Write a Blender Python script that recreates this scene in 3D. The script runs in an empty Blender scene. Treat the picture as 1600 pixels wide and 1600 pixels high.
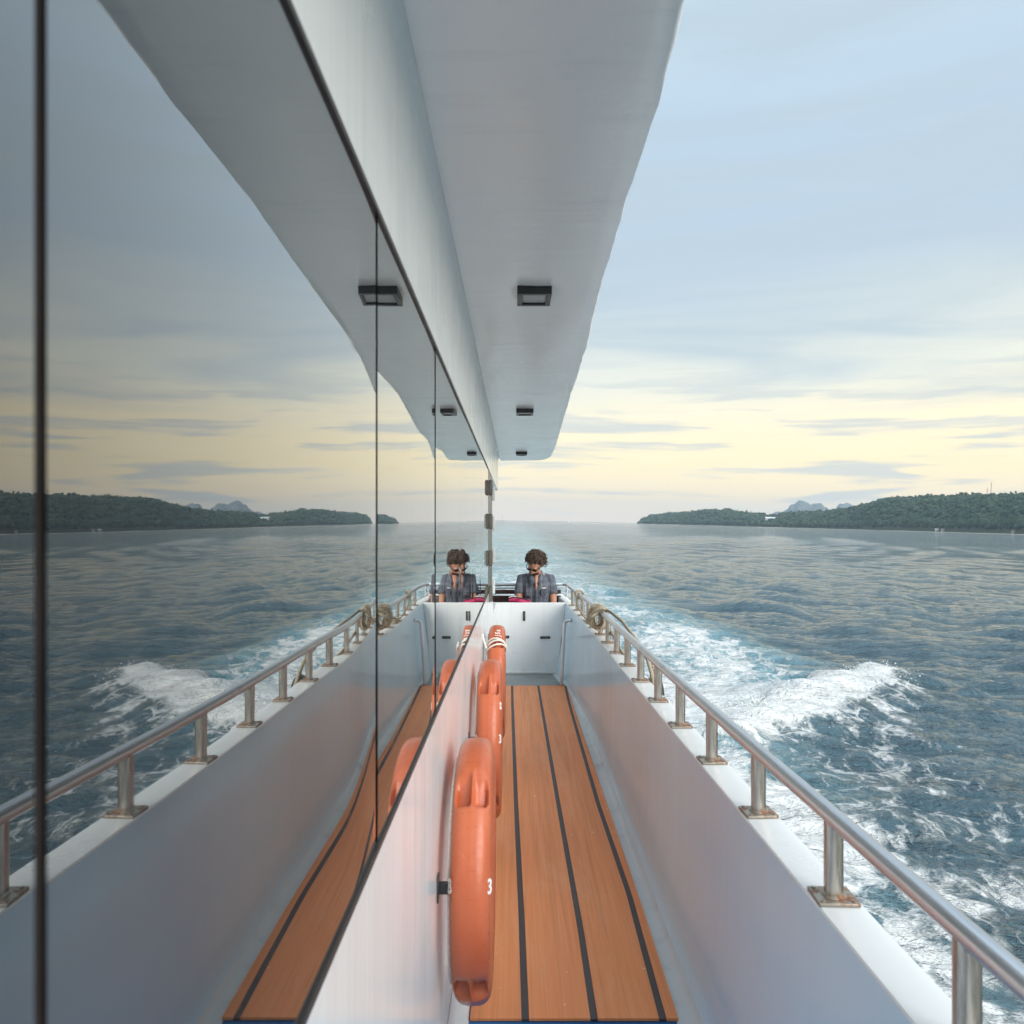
import bpy, bmesh, math, random
import numpy as np
from mathutils import Vector, Matrix, Euler, noise as mnoise
random.seed(4); rng = np.random.default_rng(7)
sc = bpy.context.scene
COL = sc.collection
R = math.radians

# ---------------------------------------------------------------- frames
# boat frame: x to starboard side of the photo, y aft (view direction), z up, eye at the origin.
# the boat rides bow-up and heels a little, so its frame is turned against the level sea.
EYE = Vector((0, 0, 3.05))
n_ = Vector((0.0250, -0.0138, 1)).normalized()
y_ = (Vector((0, 1, 0)) - n_ * n_.y).normalized()
x_ = y_.cross(n_)
RB = Matrix((x_, y_, n_))                       # boat -> world
MB_W = Matrix.Translation(EYE) @ RB.to_4x4()

# ---------------------------------------------------------------- camera
cam_d = bpy.data.cameras.new('camera'); cam = bpy.data.objects.new('camera', cam_d); COL.objects.link(cam)
cam.matrix_world = MB_W @ Matrix.Rotation(R(90), 4, 'X')
cam_d.sensor_width = 36; cam_d.lens = 36 * 1250 / 1600
cam_d.shift_x = -5 / 1600; cam_d.shift_y = 30 / 1600
cam_d.clip_start = 0.02; cam_d.clip_end = 40000
cam_d.dof.use_dof = True; cam_d.dof.focus_distance = 7.0; cam_d.dof.aperture_fstop = 7.5
sc.camera = cam

# ---------------------------------------------------------------- view, world, sun
sc.view_settings.view_transform = 'Standard'; sc.view_settings.look = 'None'
sc.view_settings.gamma = 1; sc.view_settings.use_curve_mapping = False
sc.view_settings.exposure = 1.25
try:
    sc.cycles.max_bounces = 8; sc.cycles.glossy_bounces = 6; sc.cycles.use_denoising = True
    sc.cycles.sample_clamp_indirect = 6; sc.cycles.volume_bounces = 0
    sc.cycles.caustics_reflective = False; sc.cycles.caustics_refractive = False
except Exception: pass
SUN_EL, SUN_AZ = R(27), R(136)      # azimuth from +Y towards +X
w = bpy.data.worlds.new('World'); sc.world = w; w.use_nodes = True
nt = w.node_tree; nt.nodes.clear()
class NT:
    """tiny node helper"""
    def __init__(s, tree): s.t = tree
    def n(s, typ, **kw):
        nd = s.t.nodes.new(typ)
        for k, v in kw.items():
            if k.startswith('i_'): 
                key = k[2:].replace('_', ' ')
                nd.inputs[key].default_value = v
            else: setattr(nd, k, v)
        return nd
    def l(s, a, b): s.t.links.new(a, b)
    def math(s, op, a, b=None, c=None, clamp=False):
        nd = s.t.nodes.new('ShaderNodeMath'); nd.operation = op; nd.use_clamp = clamp
        for i, v in enumerate((a, b, c)):
            if v is None: continue
            if isinstance(v, (int, float)): nd.inputs[i].default_value = v
            else: s.l(v, nd.inputs[i])
        return nd.outputs[0]
    def mapr(s, v, a, b, c=0.0, d=1.0, smooth=True):
        nd = s.t.nodes.new('ShaderNodeMapRange'); nd.clamp = True
        if smooth: nd.interpolation_type = 'SMOOTHSTEP'
        s.l(v, nd.inputs['Value'])
        for k, x in zip(('From Min', 'From Max', 'To Min', 'To Max'), (a, b, c, d)): nd.inputs[k].default_value = x
        return nd.outputs[0]
    def ramp(s, v, stops, interp='LINEAR'):
        nd = s.t.nodes.new('ShaderNodeValToRGB'); cr = nd.color_ramp; cr.interpolation = interp
        while len(cr.elements) < len(stops): cr.elements.new(0.5)
        for e, (p, c) in zip(cr.elements, stops):
            e.position = p; e.color = (*c, 1) if len(c) == 3 else c
        s.l(v, nd.inputs[0]); return nd.outputs[0]
    def mix(s, f, a, b, mode='MIX'):
        nd = s.t.nodes.new('ShaderNodeMix'); nd.data_type = 'RGBA'; nd.blend_type = mode
        for sock, v in ((nd.inputs[0], f), (nd.inputs[6], a), (nd.inputs[7], b)):
            if isinstance(v, (int, float)): sock.default_value = v
            elif isinstance(v, tuple): sock.default_value = (*v, 1) if len(v) == 3 else v
            else: s.l(v, sock)
        return nd.outputs[2]
    def noise(s, vec, scale, detail=3, rough=0.5, dist=0.0):
        nd = s.t.nodes.new('ShaderNodeTexNoise'); nd.inputs['Scale'].default_value = scale
        nd.inputs['Detail'].default_value = detail; nd.inputs['Roughness'].default_value = rough
        nd.inputs['Distortion'].default_value = dist
        if vec is not None: s.l(vec, nd.inputs['Vector'])
        return nd.outputs['Fac']
    def mapping(s, vec, scale=(1, 1, 1), loc=(0, 0, 0), rot=(0, 0, 0)):
        nd = s.t.nodes.new('ShaderNodeMapping'); s.l(vec, nd.inputs[0])
        nd.inputs['Location'].default_value = loc; nd.inputs['Rotation'].default_value = rot
        nd.inputs['Scale'].default_value = scale; return nd.outputs[0]
N = NT(nt)
tc = N.n('ShaderNodeTexCoord'); gen = tc.outputs['Generated']
sep = N.n('ShaderNodeSeparateXYZ'); N.l(gen, sep.inputs[0])
ez = N.math('MAXIMUM', sep.outputs[2], 0.0)
big = N.noise(N.mapping(gen, (1.3, 1.3, 7)), 1.6, 4, 0.5, 0.3)
skew = N.math('MULTIPLY', sep.outputs[0], -0.05)
wob = N.math('MULTIPLY', N.math('SUBTRACT', big, 0.5), 0.13)
up = N.mapr(ez, 0.05, 0.22)
e2 = N.math('ADD', ez, N.math('MULTIPLY', N.math('ADD', skew, wob), up))
sky = N.ramp(N.math('MAXIMUM', e2, 0.0), [
    (0.000, (0.636, 0.490, 0.353)), (0.030, (0.590, 0.460, 0.275)), (0.075, (0.560, 0.465, 0.270)), (0.125, (0.530, 0.470, 0.325)),
    (0.165, (0.413, 0.417, 0.361)), (0.215, (0.305, 0.340, 0.340)), (0.290, (0.237, 0.292, 0.344)),
    (0.420, (0.237, 0.301, 0.361)), (0.560, (0.275, 0.348, 0.408)), (1.0, (1.10, 1.32, 1.52))])
st1 = N.noise(N.mapping(gen, (3.2, 3.2, 46), loc=(3.1, 0.4, 2.2)), 1.5, 6, 0.55, 0.4)
st1 = N.mapr(st1, 0.49, 0.62)
lowm = N.mapr(ez, 0.0, 0.03); lowo = N.mapr(ez, 0.12, 0.22, 1.0, 0.15)
f1 = N.math('MULTIPLY', N.math('MULTIPLY', st1, lowm), N.math('MULTIPLY', lowo, 0.75))
sky = N.mix(f1, sky, (0.285, 0.31, 0.315))
st2 = N.noise(N.mapping(gen, (1.6, 1.6, 15), loc=(7.7, 1.4, 5.2)), 1.5, 6, 0.55, 0.5)
f2 = N.math('MULTIPLY', N.mapr(st2, 0.40, 0.66), N.mapr(ez, 0.08, 0.2, 0.0, 0.7))
sky = N.mix(f2, sky, (0.235, 0.285, 0.32))
st3 = N.noise(N.mapping(gen, (2.5, 2.5, 30), loc=(1.7, 9.4, 3.2)), 1.5, 5, 0.6, 0.5)
f3 = N.math('MULTIPLY', N.mapr(st3, 0.5, 0.7), N.mapr(ez, 0.03, 0.22, 0.5, 0.0))
sky = N.mix(f3, sky, (0.56, 0.49, 0.33))
bgc = N.n('ShaderNodeBackground'); N.l(sky, bgc.inputs[0]); bgc.inputs[1].default_value = 1.0
st = N.n('ShaderNodeTexSky'); st.sky_type = 'NISHITA'; st.sun_disc = False
st.sun_elevation = SUN_EL; st.sun_rotation = SUN_AZ
bgn = N.n('ShaderNodeBackground'); N.l(st.outputs[0], bgn.inputs[0]); bgn.inputs[1].default_value = 0.07
mx = N.n('ShaderNodeMixShader'); mx.inputs[0].default_value = 0.94
N.l(bgn.outputs[0], mx.inputs[1]); N.l(bgc.outputs[0], mx.inputs[2])
out = N.n('ShaderNodeOutputWorld'); N.l(mx.outputs[0], out.inputs[0])

sun_d = bpy.data.lights.new('sun', 'SUN'); sun_d.energy = 1.7; sun_d.angle = R(50); sun_d.color = (1, 0.95, 0.87)
sun = bpy.data.objects.new('sun', sun_d); COL.objects.link(sun)
sdir = Vector((math.sin(SUN_AZ) * math.cos(SUN_EL), math.cos(SUN_AZ) * math.cos(SUN_EL), math.sin(SUN_EL)))
sun.rotation_euler = sdir.to_track_quat('Z', 'Y').to_euler(); sun.location = (0, 0, 60)

# ---------------------------------------------------------------- materials
def mat(name):
    m = bpy.data.materials.new(name); m.use_nodes = True; t = m.node_tree; t.nodes.clear()
    n = NT(t); o = n.n('ShaderNodeOutputMaterial'); p = n.n('ShaderNodeBsdfPrincipled'); n.l(p.outputs[0], o.inputs[0])
    n.p = p; n.o = o; n.m = m
    n.tc = n.n('ShaderNodeTexCoord').outputs['Object']
    return n
def setp(n, **kw):
    for k, v in kw.items():
        s = n.p.inputs[k.replace('_', ' ')]
        if isinstance(v, (int, float)): s.default_value = v
        elif isinstance(v, tuple): s.default_value = (*v, 1)
        else: n.l(v, s)
def bump(n, h, strength, dist=0.01, prev=None):
    b = n.n('ShaderNodeBump'); b.inputs['Strength'].default_value = strength; b.inputs['Distance'].default_value = dist
    n.l(h, b.inputs['Height'])
    if prev is not None: n.l(prev, b.inputs['Normal'])
    return b.outputs[0]

def gelcoat(name, col, dirt, rough=0.25, wav=0.25, streak=(0.5, 45, 0.6), dirtcol=(0.42, 0.40, 0.34), fine=0.15):
    n = mat(name)
    a = n.noise(n.mapping(n.tc, streak), 1.0, 5, 0.6)
    b = n.noise(n.tc, 3.0, 4, 0.6)
    c = n.mix(n.math('MULTIPLY', n.mapr(a, 0.52, 0.8), dirt), (*col, 1), (*dirtcol, 1))
    c = n.mix(n.math('MULTIPLY', n.mapr(b, 0.5, 0.8), dirt * 0.6), c, (*dirtcol, 1))
    setp(n, Base_Color=c, Roughness=n.mapr(b, 0.2, 0.8, rough * 0.8, rough * 1.3))
    n.p.inputs['IOR'].default_value = 1.62
    nb = bump(n, n.noise(n.mapping(n.tc, streak), 0.5, 2, 0.5), wav, 0.002)
    nb = bump(n, n.noise(n.tc, 60, 3, 0.6), fine, 0.0006, nb)
    n.l(nb, n.p.inputs['Normal'])
    return n.m
M_wall = gelcoat('cabin_gelcoat', (0.72, 0.74, 0.75), 0.15, 0.16, 1.0, (1, 22, 0.4))
M_bul = gelcoat('bulwark_gelcoat_blue_bounce', (0.62, 0.83, 0.97), 0.05, 0.13, 0.7, (1, 16, 0.4), (0.5, 0.5, 0.47))  # white gelcoat; colour carries blue deck bounce and offsets the teak's orange bounce
M_cap = gelcoat('cap_gelcoat', (0.80, 0.80, 0.78), 0.18, 0.3, 0.1, (4, 4, 4))
M_soffit = gelcoat('soffit_paint', (0.88, 0.91, 0.91), 0.15, 0.20, 0.9, (3, 26, 3), (0.5, 0.55, 0.56), 0.6)
M_fascia = gelcoat('fascia_gelcoat', (0.84, 0.85, 0.82), 0.15, 0.22, 0.6, (1, 30, 0.6))
M_hull = gelcoat('hull_gelcoat', (0.75, 0.75, 0.73), 0.3, 0.3, 0.2, (1, 3, 0.4))
M_bulk = gelcoat('bulkhead_gelcoat', (0.80, 0.83, 0.84), 0.15, 0.3, 0.1, (20, 2, 0.7))
M_grey = gelcoat('waterway_paint', (0.56, 0.60, 0.61), 0.5, 0.4, 0.1, (3, 3, 3), (0.22, 0.21, 0.19), 0.5)
M_greyd = gelcoat('grey_deck_paint', (0.24, 0.26, 0.26), 0.4, 0.5, 0.1, (6, 6, 6), (0.15, 0.15, 0.14), 0.6)

n = mat('blue_deck_paint')
a = n.noise(n.mapping(n.tc, (14, 3, 1)), 3, 6, 0.65); b = n.noise(n.tc, 2.0, 3)
c = n.mix(n.mapr(b, 0.3, 0.7), (0.012, 0.11, 0.30), (0.03, 0.17, 0.40))
c = n.mix(n.mapr(a, 0.70, 0.76), c, (0.45, 0.5, 0.5))
setp(n, Base_Color=c, Roughness=0.42); n.l(bump(n, n.noise(n.tc, 120, 3), 0.4, 0.001), n.p.inputs['Normal'])
M_blue = n.m

n = mat('teak_deck')
oi = n.n('ShaderNodeObjectInfo').outputs['Random']
v = n.n('ShaderNodeVectorMath', operation='ADD'); n.l(n.tc, v.inputs[0])
cx = n.n('ShaderNodeCombineXYZ'); n.l(n.math('MULTIPLY', oi, 37.0), cx.inputs[0]); n.l(n.math('MULTIPLY', oi, 11.0), cx.inputs[1])
n.l(cx.outputs[0], v.inputs[1])
g1 = n.noise(n.mapping(v.outputs[0], (110, 1.6, 10)), 1.0, 7, 0.65, 0.4)
g2 = n.noise(n.mapping(v.outputs[0], (22, 0.5, 4)), 1.0, 4, 0.6, 1.2)
g3 = n.noise(v.outputs[0], 420, 2, 0.8)
c = n.ramp(g1, [(0.22, (0.68, 0.225, 0.075)), (0.52, (0.78, 0.275, 0.100)), (0.80, (0.82, 0.31, 0.125))])
c = n.mix(n.mapr(g2, 0.42, 0.70, 0, 0.35), c, (0.47, 0.17, 0.065))
c = n.mix(n.mapr(g3, 0.6, 0.8, 0, 0.35), c, (0.68, 0.36, 0.20))
wr1 = n.noise(n.mapping(n.tc, (5, 1.3, 1), loc=(3, 1, 0)), 1.0, 6, 0.7, 0.5)
c = n.mix(n.mapr(wr1, 0.48, 0.72, 0, 0.45), c, (0.78, 0.38, 0.19))
spk = n.noise(n.tc, 38, 2, 0.5)
c = n.mix(n.mapr(spk, 0.74, 0.78, 0, 0.7), c, (0.75, 0.62, 0.5))
setp(n, Base_Color=c, Roughness=n.mapr(g1, 0.3, 0.7, 0.62, 0.48))
n.p.inputs['Specular IOR Level'].default_value = 0.35
n.l(bump(n, g1, 0.35, 0.001), n.p.inputs['Normal'])
M_teak = n.m

def simple(name, col, rough=0.5, metal=0.0, var=0.15, vs=20, bmp=0.0, bs=80, spec=None):
    n = mat(name)
    a = n.noise(n.tc, vs, 4, 0.6)
    c = n.mix(n.mapr(a, 0.3, 0.7), tuple(x * (1 - var) for x in col), tuple(min(1, x * (1 + var)) for x in col))
    setp(n, Base_Color=c, Metallic=metal, Roughness=n.mapr(a, 0.3, 0.7, rough * 0.85, min(1, rough * 1.15)))
    if spec is not None: n.p.inputs['Specular IOR Level'].default_value = spec
    if bmp: n.l(bump(n, n.noise(n.tc, bs, 3), bmp, 0.002), n.p.inputs['Normal'])
    return n.m
M_caulk = simple('rubber_caulk', (0.055, 0.042, 0.042), 0.55, 0, 0.2, 60, 0.3)
M_black = simple('black_plastic', (0.02, 0.021, 0.022), 0.35)
M_seal = simple('black_sealant', (0.022, 0.018, 0.017), 0.8, spec=0.1)
M_dgrey = simple('grey_plastic', (0.12, 0.115, 0.10), 0.35)
M_sealg = simple('grey_sealant', (0.10, 0.09, 0.085), 0.6)
M_gasket = simple('bronze_gasket', (0.035, 0.03, 0.028), 0.4)
M_bright = simple('white_paint', (0.78, 0.78, 0.75), 0.35)
M_wood = simple('dark_slat_wood', (0.045, 0.018, 0.013), 0.35, 0, 0.4, 30)
M_skin = simple('skin', (0.48, 0.245, 0.165), 0.5, 0, 0.1, 30, spec=0.35)
M_hair = simple('dark_curly_hair', (0.06, 0.034, 0.022), 0.6, 0, 0.5, 60)
M_beard = simple('dark_beard', (0.05, 0.03, 0.022), 0.8)
M_lensg = simple('sunglass_lens', (0.012, 0.010, 0.012), 0.12)
M_pink = simple('pink_fabric', (0.55, 0.03, 0.13), 0.6, 0, 0.2, 40)
M_short = simple('shorts_fabric', (0.10, 0.10, 0.085), 0.85, 0, 0.2, 40)
M_mark = simple('worn_white_lettering', (0.78, 0.77, 0.72), 0.5, 0, 0.1, 90)
M_cord = simple('white_cord', (0.72, 0.70, 0.64), 0.8, 0, 0.15, 120, 0.5, 200)

n = mat('brushed_stainless')
a = n.noise(n.tc, 9, 5, 0.65); b = n.noise(n.mapping(n.tc, (160, 6, 160)), 1, 3)
setp(n, Base_Color=n.mix(n.mapr(a, 0.55, 0.8, 0, 0.5), (0.62, 0.63, 0.65), (0.46, 0.45, 0.44)), Metallic=1.0,
     Roughness=n.math('ADD', n.mapr(a, 0.3, 0.8, 0.24, 0.38), n.math('MULTIPLY', b, 0.08)))
n.l(bump(n, b, 0.15, 0.0005), n.p.inputs['Normal'])
M_steel = n.m
n = mat('weathered_stanchion_steel')
a = n.noise(n.mapping(n.tc, (30, 30, 5)), 2, 5, 0.65); b = n.noise(n.tc, 14, 4, 0.7)
sz = n.n('ShaderNodeSeparateXYZ'); n.l(n.tc, sz.inputs[0])
low = n.mapr(sz.outputs[2], 0.0, 0.035, 1, 0)
rf = n.math('MULTIPLY', n.mapr(b, 0.42, 0.62), n.math('ADD', n.math('MULTIPLY', low, 0.8), 0.08))
c = n.mix(rf, n.mix(n.mapr(a, 0.4, 0.7), (0.50, 0.47, 0.42), (0.32, 0.29, 0.25)), (0.20, 0.075, 0.03))
setp(n, Base_Color=c, Metallic=n.mapr(rf, 0, 1, 0.95, 0.1), Roughness=n.mapr(rf, 0, 1, 0.3, 0.85))
M_post = n.m
n = mat('rusty_base_plate')
b = n.noise(n.tc, 28, 5, 0.7)
c = n.mix(n.mapr(b, 0.45, 0.65), (0.40, 0.36, 0.30), (0.22, 0.085, 0.035))
setp(n, Base_Color=c, Metallic=n.mapr(b, 0.45, 0.65, 0.85, 0.1), Roughness=n.mapr(b, 0.45, 0.65, 0.35, 0.8))
M_plate = n.m

n = mat('lifebuoy_shell')
a = n.noise(n.tc, 6, 4, 0.6); sc3 = n.noise(n.mapping(n.tc, (8, 60, 60)), 1, 5, 0.7)
c = n.mix(n.mapr(a, 0.3, 0.75), (0.46, 0.100, 0.036), (0.52, 0.135, 0.058))
c = n.mix(n.mapr(sc3, 0.62, 0.8, 0, 0.35), c, (0.80, 0.40, 0.25))
setp(n, Base_Color=c, Roughness=n.mapr(sc3, 0.3, 0.8, 0.26, 0.5)); n.p.inputs['Subsurface Weight'].default_value = 0.0
n.l(bump(n, n.noise(n.tc, 70, 3), 0.12, 0.001), n.p.inputs['Normal'])
M_buoy = n.m

n = mat('laid_rope')
wv = n.n('ShaderNodeTexWave', wave_type='BANDS', bands_direction='DIAGONAL'); wv.inputs['Scale'].default_value = 45
n.l(n.tc, wv.inputs['Vector'])
c = n.mix(wv.outputs['Fac'], (0.30, 0.24, 0.16), (0.62, 0.54, 0.40))
setp(n, Base_Color=c, Roughness=0.85); n.l(bump(n, wv.outputs['Fac'], 0.9, 0.004), n.p.inputs['Normal'])
M_rope = n.m

n = mat('plaid_shirt')
sp = n.n('ShaderNodeSeparateXYZ'); n.l(n.tc, sp.inputs[0])
def stripes(axis, per, wd):
    f = n.math('FRACT', n.math('DIVIDE', sp.outputs[axis], per)); return n.math('LESS_THAN', n.math('ABSOLUTE', n.math('SUBTRACT', f, 0.5)), wd)
s1 = n.math('ADD', stripes(0, 0.055, 0.12), stripes(2, 0.06, 0.12)); s2 = n.math('ADD', stripes(0, 0.11, 0.04), stripes(2, 0.12, 0.04))
c = n.mix(n.math('MULTIPLY', s1, 0.5), (0.105, 0.118, 0.15), (0.06, 0.068, 0.09))
c = n.mix(n.math('MULTIPLY', s2, 0.4), c, (0.24, 0.25, 0.28))
fz = n.noise(n.tc, 16, 5, 0.6)
c = n.mix(n.mapr(fz, 0.4, 0.7, 0, 0.3), c, (0.22, 0.24, 0.27))
setp(n, Base_Color=c, Roughness=0.9); n.l(bump(n, n.noise(n.mapping(n.tc, (14, 14, 7)), 1.4, 3, 0.6, 0.8), 1.0, 0.03), n.p.inputs['Normal'])
M_shirt = n.m

# mirror-coated glass: a dark pane whose coating reflects more towards grazing view
def mirror_glass():
    m = bpy.data.materials.new('mirror_coated_glass'); m.use_nodes = True; t = m.node_tree; t.nodes.clear(); n = NT(t)
    o = n.n('ShaderNodeOutputMaterial')
    lw = n.n('ShaderNodeLayerWeight'); lw.inputs['Blend'].default_value = 0.5     # coated-glass reflectance rising to grazing
    frv = n.math('ADD', 0.08, n.math('MULTIPLY', n.math('POWER', lw.outputs['Facing'], 1.85), 0.90))
    gl = n.n('ShaderNodeBsdfGlossy'); tq = n.n('ShaderNodeTexCoord').outputs['Object']
    n.l(n.mapr(n.noise(n.mapping(tq, (1, 16, 0.7)), 1.0, 5, 0.6), 0.45, 0.75, 0.008, 0.045), gl.inputs['Roughness']); gl.inputs['Color'].default_value = (0.97, 0.96, 0.93, 1)
    df = n.n('ShaderNodeBsdfDiffuse'); 
    tcn = n.n('ShaderNodeTexCoord').outputs['Object']
    dn = n.noise(n.mapping(tcn, (1, 5, 1.2)), 2, 5, 0.7)
    df.inputs['Color'].default_value = (0.012, 0.014, 0.016, 1)
    mx = n.n('ShaderNodeMixShader'); n.l(frv, mx.inputs[0]); n.l(df.outputs[0], mx.inputs[1]); n.l(gl.outputs[0], mx.inputs[2])
    # thin salt film
    salt = n.n('ShaderNodeBsdfDiffuse'); salt.inputs['Color'].default_value = (0.6, 0.6, 0.58, 1)
    m2 = n.n('ShaderNodeMixShader'); n.l(n.mapr(dn, 0.5, 0.85, 0.004, 0.03), m2.inputs[0]); n.l(mx.outputs[0], m2.inputs[1]); n.l(salt.outputs[0], m2.inputs[2])
    n.l(m2.outputs[0], o.inputs[0]); return m
M_glass = mirror_glass()

# ---------------------------------------------------------------- mesh helpers
class MB:
    def __init__(s): s.v = []; s.f = []
    def add(s, vs, fs):
        k = len(s.v); s.v += [tuple(map(float, v)) for v in vs]; s.f += [tuple(i + k for i in f) for f in fs]
        return s
    def box(s, x0, x1, y0, y1, z0, z1):
        vs = [(x, y, z) for z in (z0, z1) for y in (y0, y1) for x in (x0, x1)]
        return s.add(vs, [(0, 2, 3, 1), (4, 5, 7, 6), (0, 1, 5, 4), (2, 6, 7, 3), (0, 4, 6, 2), (1, 3, 7, 5)])
    def loft(s, rings, closed=True, caps=True):
        m = len(rings[0]); vs = [p for r in rings for p in r]; fs = []
        for i in range(len(rings) - 1):
            for j in range(m if closed else m - 1):
                k = (j + 1) % m
                fs.append((i * m + j, i * m + k, (i + 1) * m + k, (i + 1) * m + j))
        if caps and closed:
            fs.append(tuple(range(m))[::-1]); fs.append(tuple((len(rings) - 1) * m + j for j in range(m)))
        return s.add(vs, fs)
    def tube(s, pts, r, nseg=12, caps=True, closed=False):
        pts = [Vector(p) for p in pts]; rs = r if isinstance(r, (list, tuple)) else [r] * len(pts)
        rings = []; prev = None; L = len(pts)
        for i, p in enumerate(pts):
            if closed: t = (pts[(i + 1) % L] - pts[i - 1])
            else: t = (pts[min(i + 1, L - 1)] - pts[max(i - 1, 0)])
            t.normalize()
            if prev is None:
                a = Vector((0, 0, 1)) if abs(t.z) < 0.9 else Vector((1, 0, 0)); u = t.cross(a).normalized()
            else:
                u = (prev - t * prev.dot(t)).normalized()
            prev = u; v = t.cross(u)
            rings.append([p + (u * math.cos(2 * math.pi * k / nseg) + v * math.sin(2 * math.pi * k / nseg)) * rs[i] for k in range(nseg)])
        if closed: rings.append(rings[0]); caps = False
        return s.loft(rings, True, caps)
    def ball(s, c, rad, nu=12, nv=8):
        rx, ry, rz = rad if isinstance(rad, tuple) else (rad,) * 3
        rings = []
        for i in range(nv + 1):
            a = math.pi * i / nv * 0.999 + 0.0005
            rings.append([(c[0] + rx * math.sin(a) * math.cos(2 * math.pi * j / nu), c[1] + ry * math.sin(a) * math.sin(2 * math.pi * j / nu), c[2] + rz * math.cos(a)) for j in range(nu)])
        return s.loft(rings)
    def build(s, name, m, parent=None, smooth=None, bevel=0.0, bseg=2):
        me = bpy.data.meshes.new(name); me.from_pydata(s.v, [], s.f)
        bm = bmesh.new(); bm.from_mesh(me); bmesh.ops.recalc_face_normals(bm, faces=bm.faces); bm.to_mesh(me); bm.free()
        me.materials.append(m)
        o = bpy.data.objects.new(name, me); COL.objects.link(o)
        if smooth is not None:
            me.polygons.foreach_set('use_smooth', [True] * len(me.polygons)); me.set_sharp_from_angle(angle=R(smooth))
        if bevel:
            b = o.modifiers.new('bevel', 'BEVEL'); b.width = bevel; b.segments = bseg; b.limit_method = 'ANGLE'; b.angle_limit = R(40)
            if smooth is None:
                me.polygons.foreach_set('use_smooth', [True] * len(me.polygons)); me.set_sharp_from_angle(angle=R(30))
        if parent is not None: o.parent = parent
        return o
def tag(o, label=None, cat=None, group=None, kind=None):
    if label: o['label'] = label
    if cat: o['category'] = cat
    if group: o['group'] = group
    if kind: o['kind'] = kind
    return o
def empty(name, loc=(0, 0, 0), boat=True, rz=0):
    o = bpy.data.objects.new(name, None); COL.objects.link(o); o.empty_display_size = 0.1
    m = Matrix.Translation(Vector(loc)) @ Matrix.Rotation(rz, 4, 'Z')
    o.matrix_world = (MB_W @ m) if boat else m
    return o
def lin(xs, ys): return lambda t: float(np.interp(t, xs, ys))

# ================================================================ THE BOAT
boat = empty('passenger_boat')
tag(boat, 'white passenger boat with mirrored cabin windows, side deck, bulwark and steel rail', 'boat')
WX = -0.20                      # cabin side plane
FL = -1.507                     # deck level below the eye
ZS, ZT, ZC = -0.46, 0.465, 0.85 # glass bottom, glass top, soffit
YB = 8.446                      # bulkhead
CAP = -0.755
x_mid = lin([-2, 1, 2, 3, 4, 5.4, 6.8, 7.5, 8.45, 8.7, 10.2], [.664, .663, .656, .645, .636, .630, .614, .597, .580, .572, .50])
x_in = lambda y: x_mid(y) - 0.048
x_out = lambda y: x_mid(y) + 0.046
x_base = lin([-2, 5.8, 7.0, 7.8, 8.45, 8.6], [.572, .565, .545, .505, .435, .43])
ys = list(np.arange(-1.8, 8.5, 0.12)) + [YB]

# --- lower cabin side
rings = []
for y in np.arange(-1.8, 8.47, 0.1):
    zt = ZS - 0.004 if y < 6.95 else (ZS - 0.004 - (y - 6.95) / 0.35 * 0.29 if y < 7.3 else CAP)
    rings.append([(WX, y, FL + 0.035), (WX, y, FL + 0.3), (WX, y, (zt + FL) / 2), (WX, y, zt - 0.006), (WX - 0.006, y, zt), (WX - 0.05, y, zt), (WX - 0.05, y, FL - 0.2), (WX, y, FL - 0.2)])
MB().loft(rings).build('cabin_wall', M_wall, boat, 40)
# plinth / waterway lip at the foot of the wall
rings = [[(WX + 0.001, y, FL + 0.05), (WX + 0.02, y, FL + 0.02), (WX + 0.055, y, FL + 0.004), (WX + 0.06, y, FL - 0.01), (WX + 0.001, y, FL - 0.01)] for y in ys]
MB().loft(rings).build('wall_kickboard', M_cap, boat, 60)

# --- mirrored panes, each slightly bowed
seams = [-1.35, -0.51, 0.341, 1.172, 2.03, 2.875, 3.72, 4.57, 5.40, 5.95]
tilt = {3: (0.9, 0.0040, 0.0012), 2: (0.3, 0.0018, 0.0010), 4: (0.7, -0.0035, 0.0008)}
for i in range(len(seams) - 1):
    sw = 0.0048 if i == 1 else 0.0014; y0, y1 = seams[i] + (0.0048 if i == 2 else 0.0014), seams[i + 1] - sw
    nu, nv = 40, 24
    ph = random.uniform(0, 6); am = random.uniform(0.0005, 0.0010); sl = random.uniform(-0.0018, 0.0018)
    if i == 2: am, sl, ph = 0.0006, 0.0008, 1.0
    vs = []
    for a in range(nu + 1):
        t = a / nu; y = y0 + (y1 - y0) * t
        for b in range(nv + 1):
            q = b / nv; z = ZS + 0.004 + (ZT - ZS - 0.008) * q
            d = am * math.sin(math.pi * t) * math.sin(math.pi * (0.1 + 0.8 * q)) + sl * (t - 0.5) * 0.8
            d += 0.00022 * math.sin(9 * t + ph) * math.cos(3.2 * q + ph)
            if i == 2: d -= 0.0016 * max(0, (t - 0.72) / 0.28) ** 2.5     # edge pulled in by the sealant
            if i == 3: d -= 0.0010 * max(0, (t - 0.75) / 0.25) ** 2.5
            vs.append((WX - 0.002 + d, y, z))
    fs = [(a * (nv + 1) + b, (a + 1) * (nv + 1) + b, (a + 1) * (nv + 1) + b + 1, a * (nv + 1) + b + 1) for a in range(nu) for b in range(nv)]
    MB().add(vs, fs).build('window_pane', M_glass, boat, 60)
    MB().box(WX - 0.012, WX - 0.0042, seams[i + 1] - sw, seams[i + 1] + sw, ZS, ZT).build('pane_seal', M_seal, boat)
mbk = MB().box(WX - 0.05, WX - 0.013, -1.8, 5.97, ZS, ZT); mbk.build('window_backing', M_black, boat)
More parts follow.
